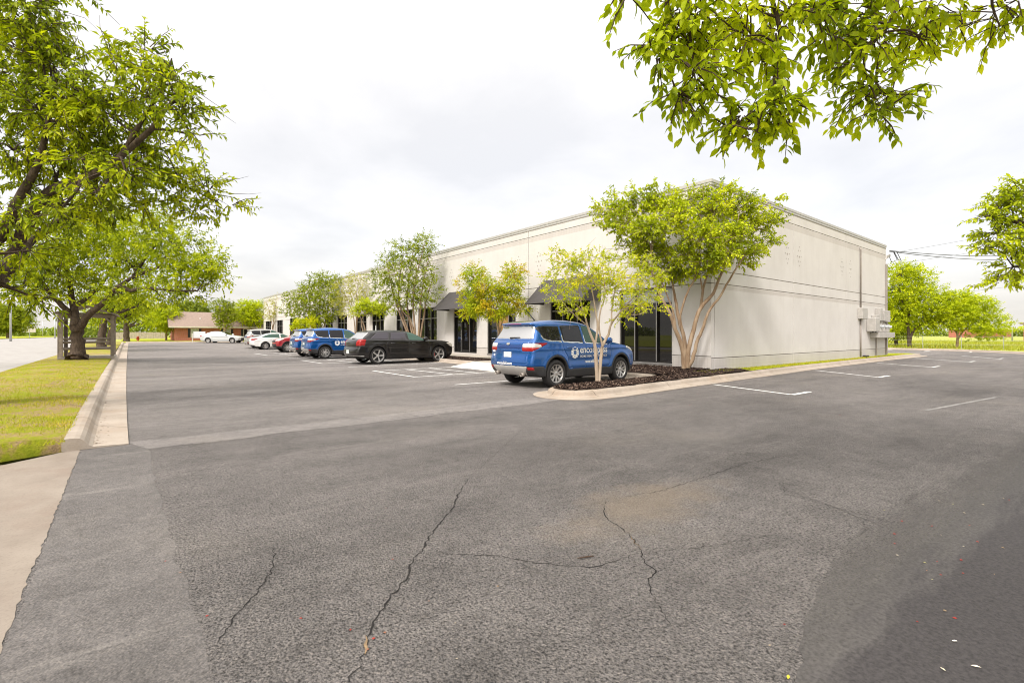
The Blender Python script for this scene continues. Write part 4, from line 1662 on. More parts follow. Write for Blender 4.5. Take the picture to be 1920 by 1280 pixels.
def finish_suv(root, pm, letter=True):
    suv.paintmat = pm
    o = build_car(root, suv, suv_spec, pm)
    common_bits(root, suv, o, 2.02, 1.12, [(.48, .985), (1.36, .965)], .80, 1.215)
    for x in (0, 2.69):
        for sgn in (-1, 1):
            make_wheel(root, x, sgn * .79, .355, .235, sgn, 5, 'double')
    # antenna on the roof, exhaust tips
    xa = .05
    MB().tube([(xa, 0, 1.655), (xa - .05, 0, 1.70), (xa - .32, 0, 1.93)], [.022, .014, .006], 6).build('antenna', M['black'], root, False, False)
    for sgn in (-1, 1):
        MB().lathe([(.045, -.925), (.047, -.78), (.036, -.78), (.036, -.92)], 'x', (0, sgn * .52, .335), 14, True).build('exhaust_tip', M['pipe'], root, True, False)
    q = MB()
    xe = surf_x(suv, 0, 1.055)
    q.lathe([(0, -.012), (.05, -.012), (.055, 0)], 'x', (0, 0, 0), 20)
    V = [(xe - .003 + a, b * 1.25, 1.075 + c * .55) for a, b, c in q.v]
    newobj('oval_emblem', meshdata('oval_emblem', V, q.f, M['silver']), root)
    if not letter:
        return
    for sgn in (-1, 1):
        def place(body, size, spacing, offset, x0, x1, zb, name, squash=1.0):
            V2, Fs = textmesh(body, size, spacing, offset)
            w0, w1 = V2[:, 0].min(), V2[:, 0].max()
            sx = (x1 - x0) / (w1 - w0)
            if sgn < 0:
                XZ = [(x0 + (a - w0) * sx, zb + b * squash) for a, b in V2]
            else:
                XZ = [(x1 - (a - w0) * sx, zb + b * squash) for a, b in V2]
            side_decal(root, suv, sgn, XZ, Fs, name, M['decal'])
        a0, a1 = (.90, 2.06) if sgn < 0 else (.55, 1.71)
        lx = .70 if sgn < 0 else 1.90
        place('encompass', .255, 1.0, .004, a0, a1, .835, 'lettering')
        place('HOME HEALTH & HOSPICE', .082, 1.15, .001, a0 + .01, a1 - .03, .72, 'lettering')
        place('www.ehhi.com', .115, 1.0, .003, a0 + .22, a1 - .35, .575, 'lettering')
        # flower-like wheel emblem: ten petals round a dark hub
        V2, Fs = [], []
        for i in range(10):
            b0 = 2 * PI * i / 10 + .05
            b1 = 2 * PI * (i + 1) / 10 - .05
            n0 = len(V2)
            for k in range(5):
                b = b0 + (b1 - b0) * k / 4
                rad = .142 + .008 * math.sin(PI * k / 4)
                V2.append((lx + math.cos(b) * .055, .845 + math.sin(b) * .055))
                V2.append((lx + math.cos(b) * rad, .845 + math.sin(b) * rad))
            for k in range(4):
                Fs.append((n0 + 2 * k, n0 + 2 * k + 1, n0 + 2 * k + 3, n0 + 2 * k + 2))
        side_decal(root, suv, sgn, V2, Fs, 'wheel_emblem', M['decal'])
    V2, Fs = textmesh('www.ehhi.com', .11, 1.0, .003)
    w0, w1 = V2[:, 0].min(), V2[:, 0].max()
    XZ = [(.33 - (a - w0) / (w1 - w0) * .66 + .12, .565 + b) for a, b in V2]
    rear_decal(root, suv, XZ, Fs, 'lettering', M['decal'])
    for yy, zz, ww, hh in ((.60, .86, .13, .05), (.60, .77, .09, .045)):
        rear_decal(root, suv, [(yy, zz), (yy + ww, zz), (yy + ww, zz + hh), (yy, zz + hh)], [(3, 2, 1, 0)], 'sticker', M['decal'], .006)


def copy_car(src, label, loc, rz, skip=(), newpaint=None, oldpaint=None, group=None, name=None):
    r = src.copy()
    if name:
        r.name = name
    C.objects.link(r)
    r.location = loc
    r.rotation_euler = (0, 0, rz)
    r['label'] = label
    if group:
        r['group'] = group

    def rec(o, p):
        for ch in children(o):
            if ch.name.split('.')[0] in skip:
                continue
            c = ch.copy()
            C.objects.link(c)
            c.parent = p
            if newpaint is not None and c.type == 'MESH':
                for sl in c.material_slots:
                    if sl.material is oldpaint:
                        sl.link = 'OBJECT'
                        sl.material = newpaint
            rec(ch, c)
    rec(src, r)
    return r


cg = 'cars parked in front of the building'
def rescale(root, sx, sy, sz, wheel_s=1.0):
    root.scale = (sx, sy, sz)
    for c in children(root):
        if c.name.split('.')[0] == 'wheel':
            c.scale = (wheel_s / sx, wheel_s / sy, wheel_s / sz)
            c.location.z *= wheel_s / sz


s1 = thing('suv', 'blue company SUV with white lettering, nearest one beside the mulch island', 'SUV', (8.76, 10.03, 0), math.radians(.6), cg)
finish_suv(s1, M['paint_blue'])
rescale(s1, .975, 1.0, 1.06, 1.03)
LET = ('lettering', 'wheel_emblem', 'sticker')
s2 = copy_car(s1, 'blue company SUV parked right behind the black wagon', (8.86, 28.95, 0), math.radians(.5))
s3 = copy_car(s1, 'blue company SUV mostly hidden behind another blue SUV', (8.95, 31.9, 0), math.radians(.3))
s4 = copy_car(s1, 'dark red SUV backed into its space with its front facing out', (12.45, 40.9, .02), PI, LET, M['paint_red'], M['paint_blue'])
s5 = copy_car(s1, 'grey SUV at the far end of the row beside the white sedan', (9.6, 50.4, .13), 0, LET, M['paint_grey'], M['paint_blue'])

# --- black sport wagon
wag_prof = [(-.93, .34), (-.80, .25), (.4, .20), (2.6, .20), (3.75, .21), (3.98, .32), (4.04, .5), (4.03, .72), (3.97, .90), (3.6, .98), (3.0, 1.03), (2.42, 1.06),
            (2.05, 1.24), (1.68, 1.39), (1.35, 1.445), (.8, 1.475), (.2, 1.47), (-.35, 1.425), (-.50, 1.385), (-.40, 1.37), (-.80, 1.08), (-.92, 1.0), (-.95, .84), (-.93, .74), (-1.0, .66), (-1.02, .46)]
wag = CarShape(wag_prof, .935, lambda x: 1.0 + .025 * np.clip(1.5 - x, -1, 2), .52, 3.05, .37, -1.02, 4.05, .13, .24, .03, .3, .88)
wag_spec = dict(
    doors=[('rear_door', [(.48, .36), (1.46, .36), (1.46, 1.01), (.52, 1.03), (.36, .85)]), ('front_door', [(1.49, .36), (2.50, .36), (2.58, .7), (2.46, .98), (1.49, 1.01)])],
    hood=[(2.45, .9), (3.85, .80), (3.85, 1.1), (2.45, 1.2)], gate_z=(.68, 1.10), gate_w=.68, low=.27, cladding=False,
    windows=[([(-.36, 1.10), (.50, 1.07), (.58, 1.36), (.02, 1.375)], M['carglass_v']), ([(.60, 1.065), (1.40, 1.04), (1.36, 1.385), (.68, 1.375)], M['carglass_v']),
             ([(1.50, 1.035), (2.42, 1.005), (2.26, 1.085), (1.86, 1.285), (1.66, 1.37), (1.47, 1.385)], M['carglass_g'])],
    wind=(1.06, 1.40, 1.3), rearw=(1.095, 1.375, -.1, .08),
    head=[[(3.45, .90), (3.72, .93), (4.06, .80), (4.06, .66), (3.7, .72)]],
    extra=[('grille', M['cladding'], lambda x, y, ay, z, n: (n[:, 0] > .5) & (x > 3.6) & (z > .36) & (z < .78) & (ay < .52)),
           ('bumper_strip', M['silver'], lambda x, y, ay, z, n: (x < -.6) & (z > .345) & (z < .372) & (n[:, 0] < .2)),
           ('bumper_top', M['silver'], lambda x, y, ay, z, n: (x < -.80) & (n[:, 2] > .62) & (z < .75) & (z > .6) & (x < -5))],
    tail=[('tail_light', M['taillight'], lambda x, y, ay, z, n: (x < -.50) & (z > .80) & (z < 1.08) & (ay > .63) & (x < -.66 + np.clip(z - .8, 0, 1) * .3 + .05))])
w1 = thing('station_wagon', 'black low station wagon with big shiny wheels parked in front of the leafy trees', 'station wagon', (9.2, 22.45, 0), math.radians(.4), cg)
wag.paintmat = M['paint_black']
o_ = build_car(w1, wag, wag_spec, M['paint_black'])
common_bits(w1, wag, o_, 2.28, 1.06, [(.70, .90), (1.72, .88)], .54, 1.10)
for x in (0, 3.05):
    for sgn in (-1, 1):
        make_wheel(w1, x, sgn * .80, .37, .24, sgn, 5, 'single', x > 1, .74)
rescale(w1, 1.06, 1.04, 1.08, 1.07)

# --- four door sedan
sed_prof = [(-.98, .34), (-.85, .26), (.4, .20), (2.5, .20), (3.45, .22), (3.68, .32), (3.74, .5), (3.72, .66), (3.58, .80), (3.2, .90), (2.7, .965), (2.32, 1.0),
            (1.9, 1.22), (1.5, 1.38), (1.15, 1.44), (.7, 1.455), (.3, 1.42), (-.1, 1.30), (-.52, 1.10), (-.80, 1.065), (-1.0, 1.03), (-1.05, .95), (-1.07, .72), (-1.08, .5)]
sed = CarShape(sed_prof, .915, lambda x: .96 + .03 * np.clip(1.4 - x, -1, 2.2), .50, 2.80, .335, -1.08, 3.75, .16, .26, .03, .3, .80)
sed_spec = dict(
    doors=[('rear_door', [(.44, .32), (1.18, .32), (1.18, .97), (.10, 1.02), (.36, .75)]), ('front_door', [(1.21, .32), (2.22, .32), (2.34, .68), (2.26, .95), (1.21, .97)])],
    hood=[(2.4, .85), (3.55, .75), (3.55, 1.05), (2.4, 1.15)], gate_z=(.66, 1.09), gate_w=.60, gate='trunk_lid', low=.25, cladding=False,
    windows=[([(-.30, 1.10), (-.1, 1.055), (.10, 1.045), (1.16, 1.01), (1.16, 1.375), (.55, 1.375), (.10, 1.27)], M['carglass_g']),
             ([(1.24, 1.005), (2.22, .975), (2.10, 1.05), (1.68, 1.26), (1.42, 1.36), (1.24, 1.38)], M['carglass_g'])],
    wind=(1.02, 1.385, 1.2), rearw=(1.12, 1.39, .45, .09),
    head=[[(3.15, .86), (3.4, .88), (3.76, .74), (3.76, .62), (3.4, .68)]],
    extra=[('grille', M['cladding'], lambda x, y, ay, z, n: (n[:, 0] > .5) & (x > 3.3) & (z > .30) & (z < .66) & (ay < .48)),
           ('lower_valance', M['cladding'], lambda x, y, ay, z, n: (x < -.7) & (z < .36) & (ay < .7))],
    tail=[('tail_light', M['taillight'], lambda x, y, ay, z, n: (x < -.62) & (z > .80) & (z < .95 + .0 * x) & (ay > .45) & (z > .80 + np.clip(x + .95, 0, 1) * .3))])
d1 = thing('sedan', 'white sedan parked nose in beside the red SUV', 'sedan', (9.5, 46.9, .07), 0, cg)
sed.paintmat = M['paint_white']
o_ = build_car(d1, sed, sed_spec, M['paint_white'])
common_bits(d1, sed, o_, 2.06, 1.03, [(.42, .90), (1.42, .88)], .78)
for x in (0, 2.80):
    for sgn in (-1, 1):
        make_wheel(d1, x, sgn * .79, .335, .225, sgn, 5, 'double')
d2 = copy_car(d1, 'pale silver sedan seen side on before the brick house', tuple(W(397, 643.5, 60)[:2]) + (zg(67) + .0,), math.radians(-33), (), M['paint_silver'], M['paint_white'])

# ------------------------------------------------------------------ trees


def unit(v):
    return v / (np.linalg.norm(v, axis=-1, keepdims=True) + 1e-9)


def smoothpath(P, n=4):
    """Catmull-Rom through rows (x,y,z,r)"""
    P = np.array(P, float)
    if len(P) < 3:
        return P
    Q = np.vstack([2 * P[0] - P[1], P, 2 * P[-1] - P[-2]])
    out = []
    for i in range(1, len(Q) - 2):
        for k in range(n):
            t = k / n
            a, b, c, d = Q[i - 1:i + 3]
            out.append(.5 * (2 * b + (c - a) * t + (2 * a - 5 * b + 4 * c - d) * t * t + (3 * b - a - 3 * c + d) * t ** 3))
    out.append(P[-1])
    out = np.array(out)
    out[:, 3] = np.maximum(out[:, 3], .003)
    return out


def leaf_arrays(pos, dirn, nrm, L, Wd, curl=.25, fine=False):
    """folded leaf blades: pos (n,3) base, dirn unit axis, nrm unit normal, L length (n,)"""
    n = len(pos)
    side = unit(np.cross(dirn, nrm))
    nrm = unit(np.cross(side, dirn))
    L = L[:, None]
    Wd = Wd[:, None]
    if fine:
        c = [pos, pos + dirn * L * .30 + side * Wd * .42 + nrm * L * .06, pos + dirn * L * .62 + side * Wd * .40 + nrm * L * .02, pos + dirn * L - nrm * L * curl,
             pos + dirn * L * .62 - side * Wd * .40 + nrm * L * .02, pos + dirn * L * .30 - side * Wd * .42 + nrm * L * .06, pos + dirn * L * .33 - nrm * L * .01, pos + dirn * L * .66 - nrm * L * .07]
        V = np.stack(c, 1).reshape(-1, 3)
        b = np.arange(n)[:, None] * 8
        f4 = np.concatenate([b + np.array([[1, 6, 7, 2]]), b + np.array([[5, 4, 7, 6]])])
        f3 = np.concatenate([b + np.array([[0, 6, 1, 1]]), b + np.array([[0, 5, 6, 6]]), b + np.array([[2, 7, 3, 3]]), b + np.array([[4, 3, 7, 7]])])
        tri = np.concatenate([f4[:, [0, 1, 2]], f4[:, [0, 2, 3]], f3[:, :3]])
        return V, tri
    c = [pos, pos + dirn * L * .45 + side * Wd * .5 + nrm * L * .07, pos + dirn * L - nrm * L * curl, pos + dirn * L * .45 - side * Wd * .5 + nrm * L * .07]
    V = np.stack(c, 1).reshape(-1, 3)
    b = np.arange(n)[:, None] * 4
    tri = np.concatenate([b + np.array([[0, 2, 1]]), b + np.array([[0, 3, 2]])])
    return V, tri


def tubes_fast(paths, n=3):
    """list of (k,4) arrays -> quads"""
    VV, FF, off = [], [], 0
    for P in paths:
        k = len(P)
        d = np.gradient(P[:, :3], axis=0)
        d = unit(d)
        ref = np.array((0.31, .52, .79))
        a = unit(np.cross(d, ref))
        b = np.cross(d, a)
        an = np.arange(n) * 2 * PI / n
        ring = P[:, None, :3] + P[:, None, 3:4] * (np.cos(an)[None, :, None] * a[:, None] + np.sin(an)[None, :, None] * b[:, None])
        VV.append(ring.reshape(-1, 3))
        i = np.arange(k - 1)[:, None] * n
        j = np.arange(n)[None, :]
        j2 = (j + 1) % n
        FF.append(np.stack([i + j, i + j2, i + n + j2, i + n + j], -1).reshape(-1, 4) + off)
        off += k * n
    return np.concatenate(VV), np.concatenate(FF)


def tree(name, label, cat, base, limbs, blobs, leafmat_, barkmat_, leaf=.1, lw=.5, twig=.45, per=12, droop=.25, up=.3, fine=False, branch_r=.03, group=None, seed=0, sides=9, twig_tubes=True, bare=0, curl=.25, barky=.0):
    g = np.random.default_rng(100 + seed)
    root = thing(name, label, cat, base, 0, group)
    bs = np.array(base, float)
    paths = [smoothpath(l) for l in limbs]
    # knotty limbs
    for P in paths:
        if len(P) > 6:
            P[2:-1, :3] += g.normal(0, 1, (len(P) - 3, 3)) * P[2:-1, 3:4] * .10
    limb_pts = np.concatenate(paths)
    branches = []
    tw_base, tw_dir, tw_len = [], [], []
    for (c, rad, n) in blobs:
        c, rad = np.array(c, float), np.array(rad, float)
        # branches reaching into the blob
        cand = limb_pts[g.integers(0, len(limb_pts), 1)]
        dist = np.linalg.norm(limb_pts[:, :3] - c, axis=1) + limb_pts[:, 3] * .5 + np.maximum(0, limb_pts[:, 2] - c[2]) * .8
        s = limb_pts[np.argmin(dist)]
        br_pts = [c]
        mid = (s[:3] + c) / 2 + np.array((0, 0, .06)) * np.linalg.norm(c - s[:3]) + g.normal(0, .06, 3) * np.linalg.norm(c - s[:3])
        r0 = min(s[3] * .7, branch_r * (1 + rad.max() * .4))
        main = smoothpath([(*s[:3], r0), (*mid, r0 * .75), (*c, r0 * .45)], 5)
        branches.append(main)
        nsub = max(2, int(n / 14))
        hubs = [main[-1, :3]]
        for k in range(nsub):
            q = unit(g.normal(0, 1, 3)) * g.uniform(.35, .8)
            q[2] += .12
            e = c + q * rad
            st = main[g.integers(len(main) // 2, len(main))]
            m2 = (st[:3] + e) / 2 + g.normal(0, .08, 3) * rad
            branches.append(smoothpath([(*st[:3], r0 * .4), (*m2, r0 * .28), (*e, r0 * .12)], 4))
            hubs.append(e)
            hubs.append(m2)
        hubs = np.array(hubs)
        q = unit(g.normal(0, 1, (n, 3))) * (g.uniform(0, 1, (n, 1)) ** .45)
        P = c + q * rad
        # pull twig bases toward the nearest hub so leaves gather in sprays with gaps between
        dd_ = np.linalg.norm(P[:, None] - hubs[None], axis=2)
        h = hubs[dd_.argmin(1)]
        f = g.uniform(.2, .62, (n, 1))
        B = P + (h - P) * f
        D = unit(unit(P - h) * 1.0 + unit(q * rad) * .6 + np.array((0, 0, up)) + g.normal(0, .35, (n, 3)))
        tw_base.append(B)
        tw_dir.append(D)
        tw_len.append(twig * g.uniform(.6, 1.25, n))
    B = np.concatenate(tw_base)
    D = np.concatenate(tw_dir)
    Ln = np.concatenate(tw_len)
    nT = len(B)
    # curved twigs: start, mid, end with droop
    E1 = B + D * Ln[:, None] * .5
    D2 = unit(D + np.array((0, 0, -droop)) + g.normal(0, .12, (nT, 3)))
    E2 = E1 + D2 * Ln[:, None] * .5
    if twig_tubes:
        tr_ = .004 * (leaf / .08)
        for i in range(nT):
            branches.append(np.array([(*B[i], tr_ * 1.6), (*E1[i], tr_ * 1.1), (*E2[i], tr_ * .5)]))
    # bare twigs
    for i in range(bare):
        k = g.integers(0, nT)
        a = E2[k]
        d = unit(D2[k] + g.normal(0, .5, 3))
        b = a + d * twig * g.uniform(.5, 1.3)
        c2 = b + unit(d + g.normal(0, .4, 3)) * twig * .6
        branches.append(np.array([(*a, .006), (*b, .004), (*c2, .002)]))
    # leaves along the twigs
    t = (np.arange(per)[None, :] + g.uniform(0, 1, (nT, per))) / per
    t = .08 + .92 * t
    tt = t[..., None]
    pos = np.where(tt < .5, B[:, None] + (E1 - B)[:, None] * tt * 2, E1[:, None] + (E2 - E1)[:, None] * (tt * 2 - 1)).reshape(-1, 3)
    ax = np.repeat(D2, per, 0)
    rnd = unit(g.normal(0, 1, (nT * per, 3)))
    sd = unit(np.cross(ax, rnd))
    ld = unit(ax * g.uniform(.25, .9, (nT * per, 1)) + sd * g.uniform(.5, 1.0, (nT * per, 1)) + np.array((0, 0, -droop * .8)))
    nr = unit(np.array((0, 0, 1.0)) + g.normal(0, .42, (nT * per, 3)))
    LL = leaf * g.uniform(.6, 1.25, nT * per)
    V, T = leaf_arrays(pos, ld, nr, LL, LL * lw, curl, fine)
    newobj('crown', fastmesh(name + '_crown', V - bs, T, leafmat_, False), root)
    V, Fq = tubes_fast(paths, sides)
    V2, F2 = tubes_fast(branches, 4 if fine else 3)
    newobj('trunk', fastmesh(name + '_trunk', np.concatenate([V]) - bs, Fq, barkmat_, True), root)
    newobj('branches', fastmesh(name + '_branches', V2 - bs, F2, barkmat_ if not fine else M['bark_twig'], True), root)
    return root


def Bl(px, py, rx, ry, t, n, dr=None):
    """crown clump centred where (px,py) is seen at depth t; radii in metres from picture size"""
    s = t / F_
    r = rx * s
    return (W(px, py, t), (r if dr is None else (r + dr) / 2, r if dr is None else dr, ry * s), n)


def limb(pts, t, r0, r1, dt=0.0):
    n = len(pts)
    out = []
    for i, p in enumerate(pts):
        f = i / max(1, n - 1)
        tt = p[2] if len(p) > 2 else t + dt * f
        w = W(p[0], p[1], tt)
        out.append((*w, r0 + (r1 - r0) * f))
    return out


og = 'broad shade trees along the verge'
# --- big tree at the left edge: its trunk stands just outside the picture
tb = (-2.2, 12.0, .14)
tk = [(-2.2, 12, .0, .42), (-2.18, 12, .5, .36), (-2.2, 12.02, 1.3, .32), (-2.25, 12.05, 2.1, .33)]
fk = (-2.2, 12.03, 2.0, .25)
L1 = [tk,
      [fk, (-1.9, 12.0, 2.4, .16)] + limb([(5, 520, 9.4), (38, 448, 9.2), (70, 385, 9.0), (110, 350, 8.9), (170, 330, 8.7), (225, 295, 8.5), (262, 235, 8.4)], 9, .125, .04),
      [fk, (-2.0, 11.9, 2.7, .15)] + limb([(-30, 470, 9.2), (10, 430, 9.0), (35, 375, 8.8), (75, 300, 8.6), (95, 200, 8.5)], 9, .115, .035),
      [fk, (-1.8, 12.2, 2.3, .12)] + limb([(60, 450, 9.8), (120, 410, 9.9), (165, 385, 10), (210, 362, 10.1), (250, 345, 10.2), (310, 330, 10.3)], 9, .085, .025),
      limb([(165, 385, 10), (178, 345, 9.9), (185, 300, 9.8), (210, 240, 9.6)], 10, .06, .02),
      limb([(225, 295, 8.5), (285, 240, 8.4), (320, 195, 8.3), (362, 185, 8.3)], 8.5, .055, .015),
      limb([(262, 235, 8.4), (300, 170, 8.4), (322, 110, 8.5)], 8.5, .03, .01),
      limb([(310, 330, 10.3), (350, 350, 10.2), (400, 375, 10.2)], 10, .03, .01),
      [fk, (-2.6, 11.6, 3.0, .18), (-3.0, 11.2, 4.2, .12), (-3.2, 10.8, 5.5, .06)]]
bl1 = []
for a in [(40, 15, 80, 50, 8.4, 130), (-40, 60, 70, 70, 9, 60), (25, 110, 85, 60, 9.0, 150), (100, 125, 70, 55, 8.6, 110), (60, 200, 85, 60, 8.6, 150), (155, 175, 60, 45, 8.3, 85), (130, 235, 75, 50, 8.6, 115), (20, 280, 60, 55, 8.6, 80),
          (205, 215, 60, 45, 8.5, 80), (225, 120, 40, 30, 8.2, 26), (275, 105, 26, 45, 8.3, 24), (318, 150, 40, 40, 8.2, 48), (345, 205, 42, 28, 8.2, 36), (290, 190, 48, 38, 8.3, 55), (260, 150, 40, 35, 8.4, 36), (355, 250, 30, 20, 8.2, 16),
          (235, 285, 65, 42, 9.2, 90), (180, 310, 65, 45, 9.4, 80), (300, 275, 45, 28, 9.4, 40), (280, 320, 60, 38, 10, 70), (345, 325, 38, 25, 10, 32), (390, 355, 40, 25, 10.1, 34), (428, 385, 28, 15, 10.1, 14), (370, 395, 40, 20, 10.1, 22), (320, 370, 50, 25, 10.2, 40),
          (110, 320, 60, 40, 9.2, 55), (60, 350, 45, 45, 9.2, 34), (20, 480, 40, 25, 9.6, 12), (230, 360, 50, 28, 10.2, 40), (75, 60, 55, 45, 8.5, 60), (15, 200, 50, 50, 9.2, 50), (70, -60, 110, 60, 9, 60), (-90, -40, 90, 90, 10, 60)]:
    bl1.append(Bl(a[0], a[1], a[2] * .84, a[3] * .82, a[4], int(a[5] * .78)))
for a in [(55, 470, 34, 22, 8.4, 16), (110, 395, 38, 22, 8.2, 22), (175, 362, 36, 20, 8.0, 22), (235, 322, 34, 22, 7.9, 22), (25, 540, 40, 26, 8.6, 14), (70, 560, 30, 16, 8.8, 8), (40, 410, 34, 26, 8.3, 22), (140, 385, 40, 20, 9.4, 26), (210, 395, 40, 20, 9.8, 26), (270, 385, 36, 18, 9.9, 20), (80, 430, 36, 24, 9.6, 22), (150, 300, 34, 24, 8.0, 22)]:
    bl1.append(Bl(*a))
tree('shade_tree', 'large spreading tree at the left edge with long dark limbs leaning over the lot', 'tree', tb, L1, bl1, M['leaf_oak'], M['bark_dark'], .115, .38, .42, 13, .35, .15, seed=1, bare=60, group=og, branch_r=.035, fine=False)

# --- second verge tree in front of the shelter
T2 = 22.8
b2_ = W(145, 674, T2)
b2_[2] = .16
L2 = [[(*(b2_ + (0, 0, -.05)), .52), (*(b2_ + (0, 0, .12)), .38), (*(b2_ + (0, 0, .5)), .28), (*(b2_ + (0, 0, 1.3)), .24), (*W(145, 612, T2), .25), (*W(143, 598, T2), .2)],
      limb([(143, 605), (140, 585), (135, 560), (130, 520), (120, 480)], T2, .19, .06),
      limb([(138, 595), (122, 578), (105, 562), (90, 545), (75, 525), (40, 510)], T2, .14, .04, -1.5),
      limb([(152, 612), (165, 592), (185, 575), (205, 555), (225, 535), (250, 520), (300, 500)], T2, .17, .05, -1),
      limb([(140, 575), (160, 560), (180, 545), (200, 520), (215, 480)], T2, .11, .03, .8),
      limb([(225, 535), (245, 545), (270, 540), (330, 545), (370, 545)], T2 - .8, .10, .03, -1),
      limb([(250, 520), (275, 480), (300, 450)], T2 - .6, .09, .03, 0)]
bl2 = [Bl(*a[:5], int(a[5] * 2.1)) for a in [(40, 470, 70, 50, 22, 110), (120, 440, 75, 50, 22.5, 130), (200, 430, 75, 45, 22.5, 130), (270, 440, 65, 45, 22, 110), (330, 465, 55, 40, 21.5, 80), (375, 500, 45, 28, 21.5, 50), (405, 518, 26, 16, 21.5, 20), (340, 515, 50, 28, 21.5, 60),
                        (60, 520, 60, 40, 21.8, 80), (20, 540, 45, 22, 21.5, 30), (75, 560, 28, 18, 21.8, 14), (110, 510, 60, 40, 22, 90), (180, 490, 70, 45, 23.5, 110), (250, 500, 65, 40, 22.5, 90), (300, 555, 45, 22, 21.8, 40), (220, 550, 50, 20, 22, 34), (170, 540, 40, 22, 23.4, 28), (355, 550, 26, 14, 21.5, 14), (395, 480, 25, 18, 21.5, 14), (150, 400, 80, 40, 23, 90), (300, 410, 40, 25, 22, 24)]]
tree('shade_tree', 'stout verge tree whose thick forked trunk stands in front of the wooden shelter', 'tree', b2_, L2, bl2, M['leaf_oak'], M['bark_dark'], .15, .42, .7, 13, .3, .15, seed=2, group=og, branch_r=.05, twig_tubes=False)

# --- more verge trees behind the shelter
for i, (px, t, lab, lean) in enumerate(((190, 37, 'verge tree just behind the wooden shelter, left of two close trunks', 4), (207, 45, 'verge tree behind the wooden shelter, right of two close trunks', 8))):
    b = W(px, 650, t)
    b[2] = .15 + zg(b[1])
    s = F_ / t
    L = [[(*b, .36), (*(b + (0, 0, .6)), .27), (*(b + (lean * .02, 0, 1.8)), .25), (*(b + (lean * .04, 0, 2.3)), .21)]]
    fk2 = b + (lean * .04, 0, 2.2)
    for dx, dy, dz in ((1.5, .3, 2.0), (-1.2, .6, 2.2), (.4, -.8, 2.6), (2.6, -.4, 1.4)):
        L.append([(*fk2, .19), (*(fk2 + np.array((dx * .4, dy * .4, dz * .5))), .13), (*(fk2 + np.array((dx, dy, dz))), .05)])
    bl = []
    g_ = np.random.default_rng(50 + i)
    for k in range(12):
        a = g_.uniform(0, 2 * PI)
        q = g_.uniform(.4, 2.6)
        bl.append((b + np.array((math.cos(a) * q + .6, math.sin(a) * q, g_.uniform(2.9, 5.2) - q * .18)), (1.1, 1.1, .75), 46))
    tree('shade_tree', lab, 'tree', b, L, bl, M['leaf_oak'], M['bark_dark'], .20, .45, .7, 10, .25, .2, seed=3 + i, group=og, twig_tubes=False)
b = W(237, 641, 61)
b[2] = .42
L = [[(*b, .42), (*(b + (0, 0, .5)), .33), (*(b + (0, 0, 1.8)), .30), (*(b + (0, 0, 2.3)), .28)]]
for px, py in ((222, 598), (232, 588), (245, 590), (258, 600), (268, 606)):
    L.append(limb([(237, 612), ((237 + px) / 2 + (px - 237) * .1, (612 + py) / 2), (px, py)], 61, .18, .06))
bl = [Bl(*a) for a in [(215, 590, 28, 16, 61, 60), (240, 578, 30, 16, 61, 60), (265, 592, 24, 14, 60.5, 50), (285, 600, 16, 10, 60, 22), (205, 575, 22, 16, 61, 34), (255, 570, 26, 14, 62, 40), (230, 597, 14, 8, 60, 12)]]
tree('shade_tree', 'farthest verge tree with a dark forked trunk where the left kerb ends', 'tree', b, L, bl, M['leaf_oak'], M['bark_dark'], .26, .45, .8, 9, .25, .2, seed=6, group=og, twig_tubes=False)

# --- big crape myrtle by the building corner
TM = 16.1


def cz(x, y):
    return (1000 + x / 3.2, 320 + y / 3.2)


bm = W(1287, 690, TM)
bm[2] = .2
LM = []
for pts, r0, r1, dt in (([(905, 1185), (893, 1060), (855, 960), (820, 860), (765, 755), (720, 640)], .085, .03, -.3),
                        ([(912, 1180), (905, 1010), (872, 890), (852, 770), (835, 680), (800, 520)], .075, .025, .5),
                        ([(920, 1180), (930, 1080), (962, 950), (1005, 820), (1080, 735), (1130, 610), (1200, 470)], .09, .03, -.4),
                        ([(928, 1180), (955, 1130), (985, 1020), (1015, 950), (1050, 850), (1125, 745), (1190, 630), (1260, 520)], .07, .022, -.7),
                        ([(915, 1180), (900, 1000), (882, 870), (925, 730), (970, 640), (1000, 480)], .05, .02, -.6),
                        ([(1005, 820), (1020, 700), (1050, 600), (1060, 450)], .05, .018, -.4),
                        ([(1005, 820), (1015, 740), (1000, 640), (960, 560)], .035, .015, -.5),
                        ([(855, 960), (840, 850), (800, 740), (760, 640)], .04, .015, .3)):
    LM.append(limb([cz(*p) for p in pts], TM, r0, r1, dt))
blm = []
